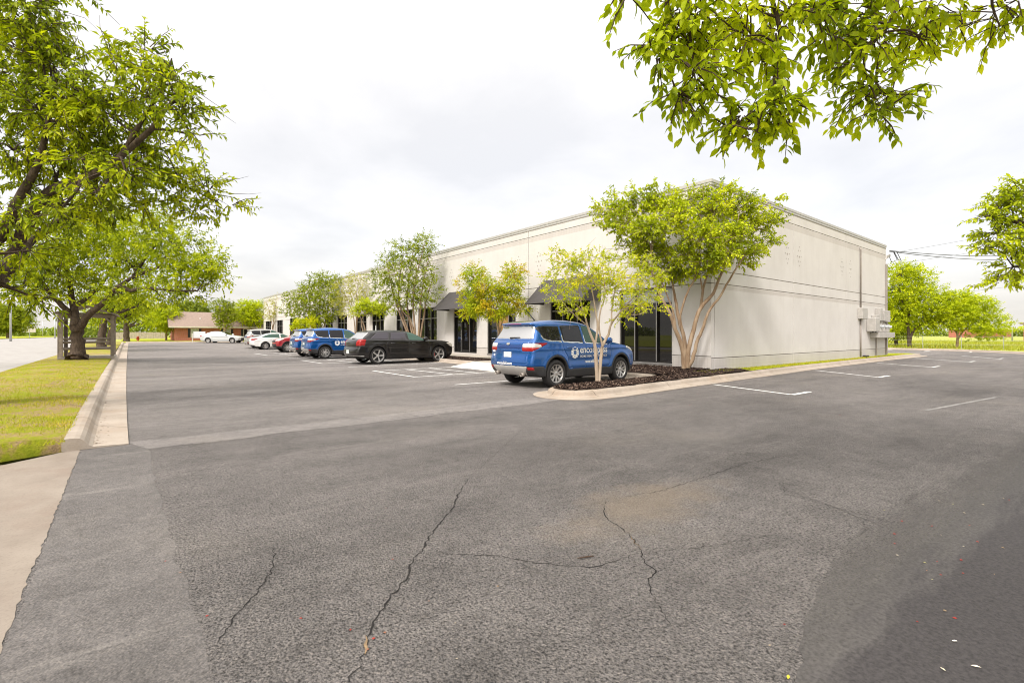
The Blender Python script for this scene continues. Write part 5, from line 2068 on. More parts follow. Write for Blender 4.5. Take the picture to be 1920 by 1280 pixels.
for x, y, rx, ry, n, dt in ((470, 250, 75, 65, 42, .3), (560, 330, 100, 80, 80, -.2), (650, 220, 100, 70, 70, .4), (690, 370, 120, 95, 105, -.7), (780, 200, 90, 55, 52, .2), (850, 290, 110, 80, 90, -.5), (930, 170, 75, 55, 46, .3), (990, 400, 100, 80, 85, -.9),
                            (1080, 240, 100, 85, 85, -.2), (1050, 550, 90, 55, 55, -.8), (1180, 400, 110, 85, 95, -.7), (1250, 220, 100, 80, 75, .1), (1330, 320, 85, 70, 58, .3), (1370, 440, 60, 40, 28, .2), (1280, 500, 80, 35, 34, -.3), (890, 500, 110, 65, 70, -.4),
                            (960, 640, 55, 25, 12, -.2), (790, 600, 75, 45, 34, .3), (620, 460, 85, 55, 44, .3), (1410, 190, 35, 20, 8, .3), (430, 210, 35, 20, 9, .3), (640, 120, 30, 18, 8, .4), (1120, 125, 45, 35, 18, .2), (530, 160, 40, 25, 12, .3), (1230, 560, 50, 25, 14, -.2), (740, 480, 80, 50, 44, .2), (830, 640, 50, 40, 26, .2), (700, 560, 60, 40, 26, .4), (1000, 600, 60, 34, 24, -.5), (1120, 130, 30, 40, 14, -.2), (750, 135, 34, 34, 12, .3), (470, 330, 50, 40, 20, .3), (1400, 300, 50, 50, 22, .2), (1130, 500, 60, 50, 40, -.9)):
    blm.append(Bl(*cz(x, y), rx * .72 / 3.2, ry * .78 / 3.2, TM + dt, int(n * 1.4), .6))
tree('crape_myrtle', 'largest crape myrtle, bright green with fanning tan stems at the building corner', 'tree', bm, LM, blm, M['leaf_myrtle'], M['bark_myrtle'], .11, .52, .40, 13, .15, .35, seed=10, branch_r=.02, bare=25)

# --- small yellow-green crape myrtle on the island
TS = 12.45
bS = W(1118, 713, TS)
bS[2] = .17
LS = []
for pts, r0, r1, dt in (([(384, 1262), (378, 1150), (370, 1050), (345, 985), (325, 930), (300, 850), (250, 800)], .055, .012, -.3),
                        ([(392, 1262), (402, 1150), (415, 1050), (450, 985), (468, 920), (520, 850), (600, 760)], .052, .014, .3),
                        ([(370, 1050), (385, 940), (375, 850), (350, 700), (330, 580)], .03, .01, .1), ([(415, 1050), (395, 950), (400, 850), (430, 740), (410, 560)], .028, .01, -.3),
                        ([(468, 920), (475, 800), (500, 690), (560, 600)], .022, .008, .2), ([(520, 850), (600, 865), (680, 850)], .018, .006, -.3), ([(520, 850), (600, 790), (690, 640)], .02, .007, .4), ([(325, 930), (230, 850), (170, 780)], .018, .006, -.3), ([(300, 850), (260, 700), (190, 560)], .018, .006, .2)):
    LS.append(limb([cz(*p) for p in pts], TS, r0, r1, dt))
blS = []
for x, y, rx, ry, n, dt in ((145, 490, 40, 30, 10, .2), (200, 560, 75, 50, 24, .1), (300, 540, 80, 60, 28, -.3), (125, 610, 45, 35, 12, 0), (115, 700, 45, 30, 12, -.2), (215, 670, 75, 50, 26, -.4), (180, 770, 70, 35, 24, -.3), (350, 620, 80, 60, 30, -.2), (400, 520, 60, 45, 16, .2), (470, 620, 75, 55, 26, -.3), (480, 740, 70, 50, 22, -.4),
                            (560, 680, 85, 60, 34, 0), (650, 560, 75, 55, 28, .3), (700, 640, 80, 50, 30, .3), (680, 740, 70, 50, 26, .1), (600, 820, 80, 35, 24, -.2), (700, 825, 50, 22, 10, -.2), (555, 885, 35, 20, 7, -.3), (250, 840, 70, 35, 18, -.3), (780, 600, 35, 25, 7, .3), (560, 520, 40, 25, 8, .1), (300, 700, 60, 40, 16, .1), (400, 690, 60, 50, 18, .3)):
    blS.append(Bl(*cz(x, y), rx / 3.2, ry / 3.2, TS + dt, int(n * 1.9), .5))
tree('crape_myrtle', 'small airy yellow-green crape myrtle with pale stems in front of the nearest blue SUV', 'tree', bS, LS, blS, M['leaf_yellow'], M['bark_pale'], .062, .5, .26, 12, .2, .3, seed=11, branch_r=.010, bare=40)


def row_tree(label, base_px, t, stems, blobs, leafm, leaf, seed, name='crape_myrtle', bark='bark_myrtle', zb=.2, twig=.4, per=11, dr=.7, r0=.05, up=.3, bare=0, tubes=False):
    b = W(base_px, 650, t)
    b[2] = zb
    by = HZ_ - F_ * (zb - H_) / t
    L = []
    for i, pts in enumerate(stems):
        L.append(limb([(base_px + (i - len(stems) / 2) * .8, by)] + list(pts), t, r0, r0 * .3, ((i % 3) - 1) * .4))
    return tree(name, label, 'tree', b, L, [Bl(x, y, rx, ry, t + dt, int(n * (3.5 if leafm is M['leaf_mid'] else 4.4)), dr) for x, y, rx, ry, n, dt in blobs], leafm, M[bark], leaf * .92, .5, twig, per, .2, up, seed=seed, branch_r=.02, twig_tubes=tubes, bare=bare, sides=6)


row_tree('reddish-tinged small tree between the two large black awnings', 938, 22.4, [[(937, 640), (933, 615), (925, 585), (900, 560), (885, 525)], [(938, 640), (940, 610), (950, 580), (960, 550), (965, 520)], [(936, 620), (930, 590), (920, 560)]],
         [(890, 515, 26, 20, 44, 0), (962, 512, 22, 20, 36, 0), (958, 535, 26, 20, 46, -.3), (915, 545, 40, 24, 84, -.3), (885, 560, 26, 26, 54, 0), (955, 565, 34, 22, 66, -.2), (925, 582, 40, 17, 66, -.3), (978, 580, 20, 12, 22, 0), (880, 588, 18, 12, 20, 0), (900, 575, 26, 18, 40, -.5), (872, 528, 12, 10, 8, 0)],
         M['leaf_red'], .085, 20, r0=.045, twig=.33, per=12, dr=.6)
row_tree('tall multi-stemmed green tree behind the black wagon', 782, 29, [[(745, 575), (735, 540), (725, 490)], [(752, 580), (748, 540), (755, 480)], [(764, 580), (765, 540), (775, 470)], [(775, 575), (778, 530), (795, 460)], [(788, 580), (792, 540), (805, 480)], [(795, 590), (800, 560), (815, 510)], [(770, 600), (760, 590), (740, 560)]],
         [(793, 462, 24, 22, 36, 0), (765, 475, 32, 24, 44, 0), (728, 488, 20, 18, 22, 0), (712, 520, 22, 20, 26, 0), (745, 515, 38, 28, 66, -.4), (788, 510, 34, 32, 70, 0), (805, 545, 18, 28, 30, 0), (760, 550, 40, 24, 56, -.3), (715, 548, 24, 18, 26, 0), (740, 572, 28, 14, 22, 0), (785, 565, 26, 18, 26, 0), (800, 448, 14, 10, 8, 0), (750, 455, 14, 10, 6, 0)],
         M['leaf_mid'], .11, 21, twig=.45, per=11, dr=1.0, r0=.07, bare=20)
row_tree('low tree with a leaning bare trunk in front of the small dark awning', 690, 34.5, [[(684, 615), (676, 595), (670, 582)], [(678, 600), (700, 585), (712, 578)]],
         [(675, 582, 18, 10, 26, 0), (700, 576, 24, 10, 40, 0), (718, 582, 14, 10, 18, 0), (685, 570, 18, 8, 20, 0)], M['leaf_myrtle'], .12, 22, twig=.4, dr=.9, r0=.06)
row_tree('thin greyish half-bare tree beside the tall multi-stemmed one', 668, 39, [[(664, 600), (655, 570), (640, 545)], [(668, 600), (668, 560), (672, 525)], [(670, 600), (680, 575), (690, 550)]],
         [(645, 535, 22, 16, 22, 0), (668, 522, 20, 14, 18, 0), (655, 555, 30, 16, 30, 0), (680, 545, 18, 14, 18, 0), (640, 565, 20, 12, 18, 0), (655, 585, 26, 12, 20, 0), (690, 560, 16, 10, 12, 0)], M['leaf_pale'], .11, 23, twig=.45, per=9, dr=.9, r0=.05, bare=30)
row_tree('wide bushy green tree above the second and third blue SUVs', 600, 44, [[(590, 610), (575, 580), (560, 550)], [(600, 605), (600, 570), (600, 535)], [(608, 610), (615, 580), (622, 550)], [(602, 610), (585, 590), (550, 575)]],
         [(600, 525, 22, 14, 40, 0), (622, 530, 18, 16, 36, 0), (580, 545, 26, 16, 56, 0), (610, 555, 26, 20, 64, -.5), (555, 562, 22, 16, 44, 0), (585, 575, 28, 18, 64, -.5), (545, 582, 14, 12, 20, 0), (620, 580, 18, 18, 40, 0), (600, 598, 26, 14, 46, -.6), (565, 595, 16, 12, 20, -.3)], M['leaf_mid'], .15, 24, twig=.5, dr=1.4, r0=.08)
row_tree('low yellow-green shrub under the wide bushy tree', 568, 42, [[(566, 615), (562, 605)], [(570, 615), (580, 604)]], [(565, 608, 14, 11, 40, 0), (585, 606, 12, 9, 30, 0), (556, 614, 8, 7, 14, 0)], M['leaf_yellow'], .13, 25, name='shrub', twig=.3, dr=.7, r0=.03)
row_tree('thin almost leafless tree against the far end of the facade', 512, 63, [[(510, 610), (505, 585), (500, 565)], [(512, 610), (515, 580), (520, 560)], [(513, 610), (525, 590)]], [(508, 575, 14, 16, 16, 0), (520, 568, 10, 14, 12, 0), (505, 592, 14, 8, 14, 0), (525, 590, 10, 8, 8, 0)], M['leaf_pale'], .15, 26, twig=.6, per=8, dr=1.2, r0=.07, zb=.45, bare=20)
row_tree('yellow-green tree beyond the far corner of the office building', 470, 70, [[(468, 610), (460, 590)], [(472, 610), (482, 588)]], [(462, 575, 18, 12, 60, 0), (482, 580, 14, 16, 56, 0), (450, 590, 14, 10, 36, 0), (470, 596, 20, 14, 60, -.5), (486, 600, 8, 12, 26, 0)], M['leaf_lime'], .22, 27, name='shade_tree', twig=.7, dr=1.3, r0=.14, zb=.45)
row_tree('dark upright tree in front of the brick house roof', 422, 66, [[(421, 610), (415, 590), (412, 575)], [(423, 610), (428, 585)]], [(413, 572, 10, 12, 34, 0), (428, 574, 10, 12, 30, 0), (412, 592, 10, 12, 40, 0), (428, 592, 12, 14, 46, 0), (421, 606, 14, 8, 30, 0), (440, 588, 8, 10, 16, 0)], M['leaf_mid'], .2, 28, name='shade_tree', twig=.6, dr=1.0, r0=.16, zb=.45)
row_tree('lime green tree left of the brick house', 312, 66, [[(311, 620), (300, 600)], [(313, 620), (322, 595)]], [(300, 585, 18, 14, 60, 0), (318, 590, 14, 16, 60, 0), (290, 602, 16, 12, 44, 0), (310, 607, 20, 12, 60, -.5), (325, 608, 9, 10, 22, 0), (283, 590, 10, 10, 16, 0)], M['leaf_lime'], .22, 29, name='shade_tree', twig=.7, dr=1.4, r0=.12, zb=.6)
for i, (px, lab) in enumerate(((345, 'pale tree rising behind the left end of the brick roof'), (375, 'pale tree rising behind the middle of the brick roof'))):
    row_tree(lab, px, 100, [[(px, 600), (px, 580)]], [(px - 6, 572, 14, 8, 30, 0), (px + 8, 576, 12, 7, 26, 0), (px, 585, 20, 8, 40, 0)], M['leaf_far'], .35, 40 + i, name='shade_tree', twig=1.0, dr=1.6, r0=.2, zb=.72, per=8)
# rounded tree over the road
row_tree('dense round dark tree on the far side of the road', 14, 86, [[(14, 615), (5, 590)], [(16, 615), (30, 595)]], [(10, 590, 26, 16, 130, 0), (34, 594, 20, 16, 110, 0), (-15, 595, 26, 18, 100, 0), (25, 610, 26, 12, 100, 0), (0, 610, 26, 14, 100, -1), (45, 606, 12, 12, 44, 0), (22, 580, 20, 9, 60, 0)], M['leaf_mid'], .3, 30, name='shade_tree', twig=.8, dr=2.4, r0=.25, zb=.0, per=10)
# far right trees
row_tree('tall leafy tree behind the rear corner of the office building', 1706, 47, [[(1704, 625), (1700, 600), (1690, 560), (1685, 530)], [(1708, 630), (1720, 612), (1745, 600)], [(1702, 615), (1690, 600), (1675, 590)], [(1702, 600), (1712, 570), (1725, 530)]],
         [(1690, 512, 30, 16, 50, 0), (1720, 520, 22, 18, 40, 0), (1680, 545, 30, 24, 80, 0), (1715, 555, 32, 24, 84, -.4), (1745, 550, 16, 20, 32, 0), (1690, 580, 30, 20, 66, 0), (1735, 585, 24, 18, 40, 0), (1670, 600, 18, 24, 46, .5), (1745, 605, 20, 10, 24, 0), (1700, 500, 14, 10, 10, 0), (1720, 610, 24, 14, 34, .6)], M['leaf_lime'], .2, 31, name='shade_tree', bark='bark_dark', twig=.7, dr=1.6, r0=.15, zb=.1)
row_tree('lower wide tree right of the tall tree behind the building', 1795, 46, [[(1795, 630), (1792, 610), (1785, 590)], [(1797, 635), (1812, 615), (1835, 605)], [(1794, 625), (1775, 610), (1755, 600)], [(1796, 620), (1805, 590), (1815, 565)]],
         [(1790, 560, 28, 12, 56, 0), (1825, 568, 28, 14, 60, 0), (1760, 580, 26, 14, 46, 0), (1795, 585, 36, 18, 90, -.5), (1840, 590, 26, 16, 56, 0), (1770, 605, 26, 12, 40, 0), (1820, 612, 32, 12, 50, -.4), (1855, 618, 22, 10, 26, 0), (1862, 600, 12, 10, 12, 0), (1848, 632, 16, 7, 14, 0), (1880, 612, 10, 10, 14, 0)], M['leaf_lime'], .19, 32, name='shade_tree', bark='bark_myrtle', twig=.6, dr=1.6, r0=.09, zb=.1)
row_tree('darker tree half hidden behind the rear wall edge', 1680, 56, [[(1680, 630), (1676, 610)], [(1682, 630), (1690, 605)]], [(1672, 600, 20, 24, 80, 0), (1690, 612, 22, 18, 80, 0), (1678, 628, 18, 9, 40, 0), (1668, 570, 14, 20, 40, 0)], M['leaf_mid'], .22, 33, name='shade_tree', bark='bark_dark', twig=.6, dr=1.6, r0=.2, zb=.1)

# --- tree standing off to the right whose boughs reach into the picture
rb = np.array((13.2, -.9, .13))
TR = 9.0
LR = [[(*rb, .3), (*(rb + (0, 0, .6)), .24), (*(rb + (-.1, .1, 1.8)), .21), (*(rb + (-.2, .2, 2.4)), .18)],
      [(*(rb + (-.2, .2, 2.2)), .16), (*W(1985, 430, 9.2), .09), (*W(1920, 420, 9.1), .05), (*W(1870, 405, 9), .02)],
      [(*(rb + (-.2, .2, 2.3)), .14), (*W(1970, 380, 9.2), .07), (*W(1915, 360, 9), .03)],
      [(*(rb + (-.2, .2, 2.1)), .12), (*W(1980, 500, 9.2), .06), (*W(1900, 500, 9), .02)]]
blR = [Bl(*a) for a in [(1905, 365, 30, 22, TR, 40), (1880, 385, 30, 20, TR, 34), (1845, 405, 20, 12, TR, 12), (1905, 410, 32, 25, TR, 46), (1865, 440, 26, 14, TR, 22), (1900, 460, 34, 22, TR, 46), (1850, 462, 22, 10, TR, 10), (1905, 500, 30, 22, TR, 36), (1880, 525, 22, 12, TR, 16), (1935, 340, 26, 18, TR, 20), (1860, 532, 14, 5, TR, 4),
                        (1950, 430, 45, 60, 9.3, 70), (2010, 330, 60, 60, 9.5, 50), (2040, 450, 60, 70, 9.6, 50)]]
tree('shade_tree', 'leafy boughs reaching in at the right edge of the view', 'tree', rb, LR, blR, M['leaf_lime'], M['bark_dark'], .085, .5, .3, 12, .3, .1, seed=35, branch_r=.015)

# --- overhanging tree above the camera's right side
ob = np.array((4.9, -2.6, .13))
LO = [[(*ob, .34), (*(ob + (0, 0, .7)), .26), (*(ob + (0, .1, 1.9)), .23), (*(ob + (-.1, .2, 2.7)), .22)]]
fo = ob + (-.1, .2, 2.6)
LO += [[(*fo, .16), (*(fo + (-.3, .9, 1.2)), .11), (*W(1560, -230, 3.1), .06), (*W(1450, -60, 2.9), .018), (*W(1462, 60, 2.85), .012), (*W(1452, 170, 2.8), .005)],
       [(*fo, .15), (*(fo + (.3, 1.2, .9)), .10), (*W(1760, -160, 3.3), .045), (*W(1690, -20, 3.1), .018), (*W(1668, 45, 3.05), .013), (*W(1620, 110, 3.0), .008), (*W(1642, 185, 3.0), .004)],
       [(*fo, .14), (*(fo + (-1.1, .8, 1.1)), .08), (*W(1330, -170, 2.7), .04), (*W(1290, -20, 2.8), .014), (*W(1300, 120, 2.8), .006), (*W(1310, 190, 2.8), .003)],
       [(*fo, .13), (*(fo + (1.0, .6, 1.0)), .07), (*W(1900, -120, 3.2), .03), (*W(1860, -10, 3.2), .010), (*W(1875, 50, 3.2), .004)],
       [(*fo, .14), (*(fo + (-.9, .9, 2.4)), .10), (*(fo + (-2.6, 2.0, 3.2)), .06), (*(fo + (-4.4, 2.6, 3.5)), .03)], [(*fo, .14), (*(fo + (.6, .2, 1.5)), .09), (*(fo + (1.0, .6, 2.8)), .04)], [(*fo, .14), (*(fo + (-.4, -.6, 1.5)), .09), (*(fo + (-1.2, -1.0, 2.6)), .04)],
       [(*W(1452, 140, 2.8), .008), (*W(1440, 200, 2.78), .006), (*W(1400, 240, 2.75), .003)],
       [(*W(1330, -170, 2.7), .02), (*W(1180, -60, 2.7), .008), (*W(1165, 20, 2.7), .003)]]
blO = [Bl(a[0], a[1] - (28 if a[1] > 90 else 14), a[2], a[3], a[4] + .05 * (i % 5 - 2), max(3, int(a[5] * .8))) for i, a in enumerate([
    (1172, 8, 20, 16, 2.7, 5), (1250, 10, 28, 24, 2.8, 16), (1262, 60, 34, 28, 2.8, 20), (1225, 125, 30, 26, 2.8, 20), (1262, 105, 34, 28, 2.8, 20), (1300, 165, 40, 24, 2.8, 20), (1275, 205, 30, 20, 2.8, 14), (1330, 205, 34, 22, 2.8, 16),
    (1320, 40, 44, 36, 2.75, 28), (1340, 100, 46, 32, 2.85, 26), (1395, 30, 46, 34, 2.95, 28), (1400, 95, 44, 30, 2.8, 26), (1455, 70, 36, 34, 2.85, 22), (1430, 140, 34, 22, 2.8, 14), (1485, 25, 40, 28, 3.0, 20), (1470, 185, 26, 14, 2.78, 8),
    (1440, 225, 40, 22, 2.78, 20), (1395, 245, 36, 22, 2.75, 18), (1460, 250, 30, 20, 2.75, 14), (1370, 270, 26, 16, 2.75, 12), (1420, 275, 24, 12, 2.75, 7),
    (1535, 40, 40, 26, 3.0, 22), (1560, 80, 36, 20, 3.0, 16), (1610, 45, 42, 30, 3.05, 26), (1590, 110, 28, 18, 3.0, 10), (1635, 90, 34, 22, 3.0, 16), (1600, 150, 26, 14, 3.0, 8), (1640, 175, 34, 18, 3.0, 16), (1665, 205, 34, 18, 3.0, 18), (1620, 215, 34, 16, 3.0, 15), (1650, 235, 30, 12, 3.0, 10),
    (1600, 5, 46, 26, 3.1, 22), (1690, 30, 38, 32, 3.1, 24), (1712, 80, 34, 24, 3.1, 18), (1755, 40, 34, 28, 3.15, 18), (1740, 5, 36, 18, 3.15, 14), (1735, 105, 20, 12, 3.1, 6), (1805, 60, 16, 10, 3.2, 4), (1872, 28, 30, 28, 3.2, 14), (1868, 68, 18, 12, 3.2, 6), (1908, 12, 26, 20, 3.2, 9), (1902, 55, 16, 14, 3.2, 5),
    (1320, -120, 120, 70, 2.8, 60), (1480, -140, 120, 80, 3.0, 60), (1640, -130, 120, 80, 3.2, 60), (1820, -130, 120, 70, 3.3, 50)])]
g_ = np.random.default_rng(77)
for k in range(22):
    a = g_.uniform(0, 2 * PI)
    q = g_.uniform(.3, 2.6)
    blO.append((ob + np.array((math.cos(a) * q * 1.15 + .7, math.sin(a) * q * .8 + .35, g_.uniform(4.2, 6.2) - .2 * q)), (.8, .8, .5), 34))
k = 0
while k < 44:
    c_ = np.array((g_.uniform(-1.8, 6.4), g_.uniform(-4, 2.6), g_.uniform(5.2, 7.2)))
    fw_ = c_[0] * SA + c_[1] * CA
    if (c_[2] - .75 - H_) < .74 * fw_ + .25 or np.hypot(c_[0], c_[1]) > 5.6:
        continue
    blO.append((c_, (.9, .9, .55), 85))
    k += 1
tree('shade_tree', 'overhanging tree with bright green leaves dangling into the top right of the view', 'tree', ob, LO, blO, M['leaf_over'], M['bark_dark'], .066, .52, .20, 9, .5, -.2, fine=True, seed=36, branch_r=.008, bare=26, curl=.18)

# ------------------------------------------------------------------ grass blades, mulch chips, litter


def blades(name, pts, zfun, h, w, mat, lean=.5, seed=1):
    g = np.random.default_rng(seed)
    n = len(pts)
    b = np.column_stack([pts, [zfun(x, y) for x, y in pts]])
    a = g.uniform(0, 2 * PI, n)
    s = np.column_stack([np.cos(a), np.sin(a), np.zeros(n)]) * (w * g.uniform(.6, 1.3, n))[:, None]
    t = np.column_stack([g.normal(0, lean, n), g.normal(0, lean, n), np.ones(n)])
    t = unit(t) * (h * g.uniform(.4, 1.3, n))[:, None]
    V = np.stack([b - s, b + s, b + t], 1).reshape(-1, 3)
    T = np.arange(3 * n).reshape(-1, 3)
    return newobj(name, fastmesh(name, V, T, mat))


g_ = np.random.default_rng(5)
pts = np.column_stack([g_.uniform(-3.1, -.54, 60000), 7.5 + 24 * g_.uniform(0, 1, 60000) ** 1.7])
keep = (np.sin(pts[:, 0] * 3.1 + 1.3 * np.sin(pts[:, 1] * 1.9)) + np.sin(pts[:, 1] * 2.3 + pts[:, 0]) + g_.normal(0, .8, len(pts))) > -.5
keep &= (pts[:, 1] > 9.7) | (pts[:, 0] > -1.4 - 1.8 * (pts[:, 1] - 7.5) / 2.1)
stuff(blades('grass', pts[keep], lambda x, y: .135 + .04 * math.sin(PI * min(1, max(0, (x + 3.2) / 2.65))), .065, .006, M['blade'], .7, 3), 'short patchy green and straw grass on the left verge', 'grass')
pts = np.column_stack([g_.uniform(14.2, 38, 9000), g_.uniform(7.85, 8.53, 9000)])
pts = pts[pts[:, 1] > 7.72 + (pts[:, 0] - 14) * .022 + .05]
stuff(blades('grass', pts, lambda x, y: .16, .07, .007, M['blade'], .5, 4), 'strip of bright grass along the foot of the side wall', 'grass')
pts = np.column_stack([54 + 70 * g_.uniform(0, 1, 30000) ** 1.6, g_.uniform(-14, 42, 30000)])
ok = pts[:, 0] > 55.9
ok |= (pts[:, 1] < 8) & (pts[:, 0] > 54.9)
stuff(blades('grass', pts[ok], lambda x, y: .08, .38, .03, M['blade_field'], .35, 6), 'tall pale field grass beyond the rear kerb', 'grass')


def chips(name, n, reg, zf, size, mat, seed):
    g = np.random.default_rng(seed)
    out = []
    while len(out) < n:
        x, y = g.uniform(reg[0], reg[1]), g.uniform(reg[2], reg[3])
        if reg[4] is None or reg[4](x, y):
            out.append((x, y, zf(x, y)))
    b = np.array(out)
    a = g.uniform(0, 2 * PI, n)
    L = size * g.uniform(.5, 1.6, n)
    d = np.column_stack([np.cos(a), np.sin(a), g.normal(0, .35, n)]) * L[:, None]
    s = np.column_stack([-np.sin(a), np.cos(a), g.normal(0, .5, n)]) * (L * .28)[:, None]
    b = b + np.array((0, 0, 1)) * (L * .3)[:, None]
    V = np.stack([b - d - s, b + d - s, b + d + s, b - d + s], 1).reshape(-1, 3)
    return newobj(name, fastmesh(name, V, np.arange(4 * n).reshape(-1, 4), mat))


stuff(chips('mulch', 9000, (7.5, 16, 7.2, 9.0, lambda x, y: island_mask(x, y) and (y < 8.33 or x > 12.75)), lambda x, y: .185, .022, M['chips'], 1), 'loose dark shredded bark mulch on the island', 'mulch')
stuff(chips('mulch', 5000, (12.72, 15.4, 8.6, 14, None), lambda x, y: .2 + .03 * (x - 12.7) / 2.7, .022, M['chips'], 2), 'dark bark mulch in the bed before the storefront', 'mulch')
stuff(chips('mulch', 2500, (12.7, 14.05, 18.4, 34, None), lambda x, y: .19, .025, M['chips'], 3), 'bark mulch in the bed past the kerb ramp', 'mulch')

# dry leaves and grit gathered in the gutters
gq = np.random.default_rng(21)
V, T, off = [], [], 0
for i in range(170):
    if i < 95:
        x, y = -.30 + abs(gq.normal(0, .06)), 7.9 + 16 * gq.uniform(0, 1) ** 2
    else:
        x = gq.uniform(8.2, 22)
        y = 7.02 + (x - 8.2) * .045 - .02 - abs(gq.normal(0, .08))
    s = gq.uniform(.006, .018)
    a = gq.uniform(0, 2 * PI)
    c_, s__ = math.cos(a), math.sin(a)
    for ux, uy, uz in ((-1, 0, .1), (0, .4, .5), (1, 0, .2), (0, -.4, .4)):
        V.append((x + s * (ux * c_ - uy * s__), y + s * (ux * s__ + uy * c_), .032 + s * uz))
    T.append((off, off + 1, off + 2, off + 3))
    off += 4
k_ = NT('dry_leaf_bits')
k_.prin(k_.ramp(k_.n('ShaderNodeNewGeometry').outputs['Random Per Island'], [(0, (.06, .035, .02)), (.6, (.14, .085, .045)), (1, (.24, .17, .09))]), .8)
stuff(newobj('litter', fastmesh('litter', V, T, k_.m)), 'dry brown leaf bits and grit lying along the kerb gutters', 'litter')

# litter lying on the asphalt
k_ = NT('litter_bits')
k_.prin(k_.ramp(k_.n('ShaderNodeNewGeometry').outputs['Random Per Island'], [(0, (.30, .02, .012)), (.5, (.26, .035, .02)), (.62, (.24, .17, .10)), (.86, (.34, .30, .24)), (1, (.28, .27, .05))]), .7)
V, T, off = [], [], 0
gl2 = np.random.default_rng(9)
spots_l = [(G(px, py)[:2]) for px, py in zip(gl2.normal(1790, 65, 24), gl2.uniform(925, 1090, 24))] + [(G(px, py)[:2]) for px, py in zip(gl2.uniform(1350, 1900, 9), gl2.uniform(1000, 1270, 9))] + [(G(px, py)[:2]) for px, py in zip(gl2.uniform(300, 1000, 14), gl2.uniform(940, 1270, 14))] + [(G(px, py)[:2]) for px, py in zip(gl2.uniform(1150, 1880, 12), gl2.uniform(700, 780, 12))]
for i, p in enumerate(spots_l):
    s = gl2.uniform(.004, .008) * (1 + .10 * np.hypot(*p))
    a = gl2.uniform(0, PI)
    c_, s__ = math.cos(a), math.sin(a)
    e = gl2.uniform(.4, 1)
    pts_ = [(1, 0, .2), (0, e, .3), (-1, 0, .2), (0, -e, .3), (0, 0, 1.0)]
    V += [(p[0] + s * (x * c_ - y * s__), p[1] + s * (x * s__ + y * c_), .005 + s * z * .6) for x, y, z in pts_]
    T += [(off, off + 1, off + 4), (off + 1, off + 2, off + 4), (off + 2, off + 3, off + 4), (off + 3, off, off + 4)]
    off += 5
stuff(newobj('litter', fastmesh('litter', V, T, k_.m)), 'scattered red berries, leaf bits and crumbs on the asphalt', 'litter')
tk_ = G(1100, 1047)
tag(MB().tube([(tk_[0] - .05, tk_[1] + .03, .008), (tk_[0], tk_[1], .013), (tk_[0] + .05, tk_[1] - .012, .008)], [.003, .006, .003], 6).build('fallen_twig', M['bark_twig']), 'small brown stick lying on the asphalt beside the cracks', 'twig')


def fallen_leaf(px, py, s, a, mat, lab):
    p = G(px, py)
    c_, s__ = math.cos(a), math.sin(a)
    q = [(-1, 0, 0), (-.2, .38, .15), (.4, .3, .1), (1, 0, .05), (.4, -.3, .1), (-.2, -.38, .15), (0, 0, .02)]
    V = [(p[0] + s * (x * c_ - y * s__), p[1] + s * (x * s__ + y * c_), .008 + s * z) for x, y, z in q]
    return tag(newobj('fallen_leaf', meshdata('fallen_leaf', V, [(0, 6, 1), (1, 6, 2), (2, 6, 3), (3, 6, 4), (4, 6, 5), (5, 6, 0)], mat)), lab, 'leaf')


fallen_leaf(1478, 1272, .016, .3, simple('yellow_leaf', (.52, .45, .03), .5), 'yellow fallen leaf at the bottom edge of the asphalt')
fallen_leaf(1830, 1252, .018, 2.1, simple('pale_petal', (.7, .62, .5), .5), 'pale curled petal on the dark asphalt, bottom right')
fallen_leaf(1768, 1257, .012, 1.0, simple('cream_petal', (.68, .62, .45), .5), 'small cream petal left of the pale curled petal')
fallen_leaf(1790, 1204, .014, 2.5, simple('white_petal', (.72, .68, .62), .5), 'whitish petal above the pale curled petal on the asphalt')

# ------------------------------------------------------------------ far background
rbld = thing('brick_building', 'long low red brick building far across the right field', 'building', (150, 3, 0))
MB().box(140, 150, -40, 12, 0, 3.4).build('wall', M['brick'], rbld)
MB().box(139.5, 150.5, -40.5, 12.5, 3.4, 3.8).build('roof', M['shingle'], rbld)
for i, (px, t, h, lab) in enumerate(((1838, 210, 5.0, 'far pale warehouse left of the red brick building'),)):
    p = W(px, 627, t)
    w_ = thing('warehouse', lab, 'building', (p[0], p[1], 0))
    MB().box(p[0] - 14, p[0] + 14, p[1] - 8, p[1] + 8, 0, 3.6).build('wall', M['brick'], w_)
    MB().box(p[0] - 14.4, p[0] + 14.4, p[1] - 8.4, p[1] + 8.4, 3.6, 4.0).build('roof', M['signwhite'], w_)


def thicket(name, segs, h, n, leaf, mat, label, seed):
    g = np.random.default_rng(seed)
    P = []
    for (x0, y0), (x1, y1) in segs:
        f = g.uniform(0, 1, n)
        hh = h * (.55 + .45 * np.abs(np.sin(f * 37 + 2 * np.sin(f * 91))))
        P.append(np.column_stack([x0 + (x1 - x0) * f + g.normal(0, 1.5, n), y0 + (y1 - y0) * f + g.normal(0, 1.5, n), g.uniform(0, 1, n) ** .8 * hh]))
    P = np.concatenate(P)
    d = unit(g.normal(0, 1, P.shape))
    nr = unit(g.normal(0, 1, P.shape))
    L = leaf * g.uniform(.6, 1.4, len(P))
    V, T = leaf_arrays(P, d, nr, L, L * .6)
    return stuff(newobj(name, fastmesh(name, V, T, mat)), label, 'treeline')


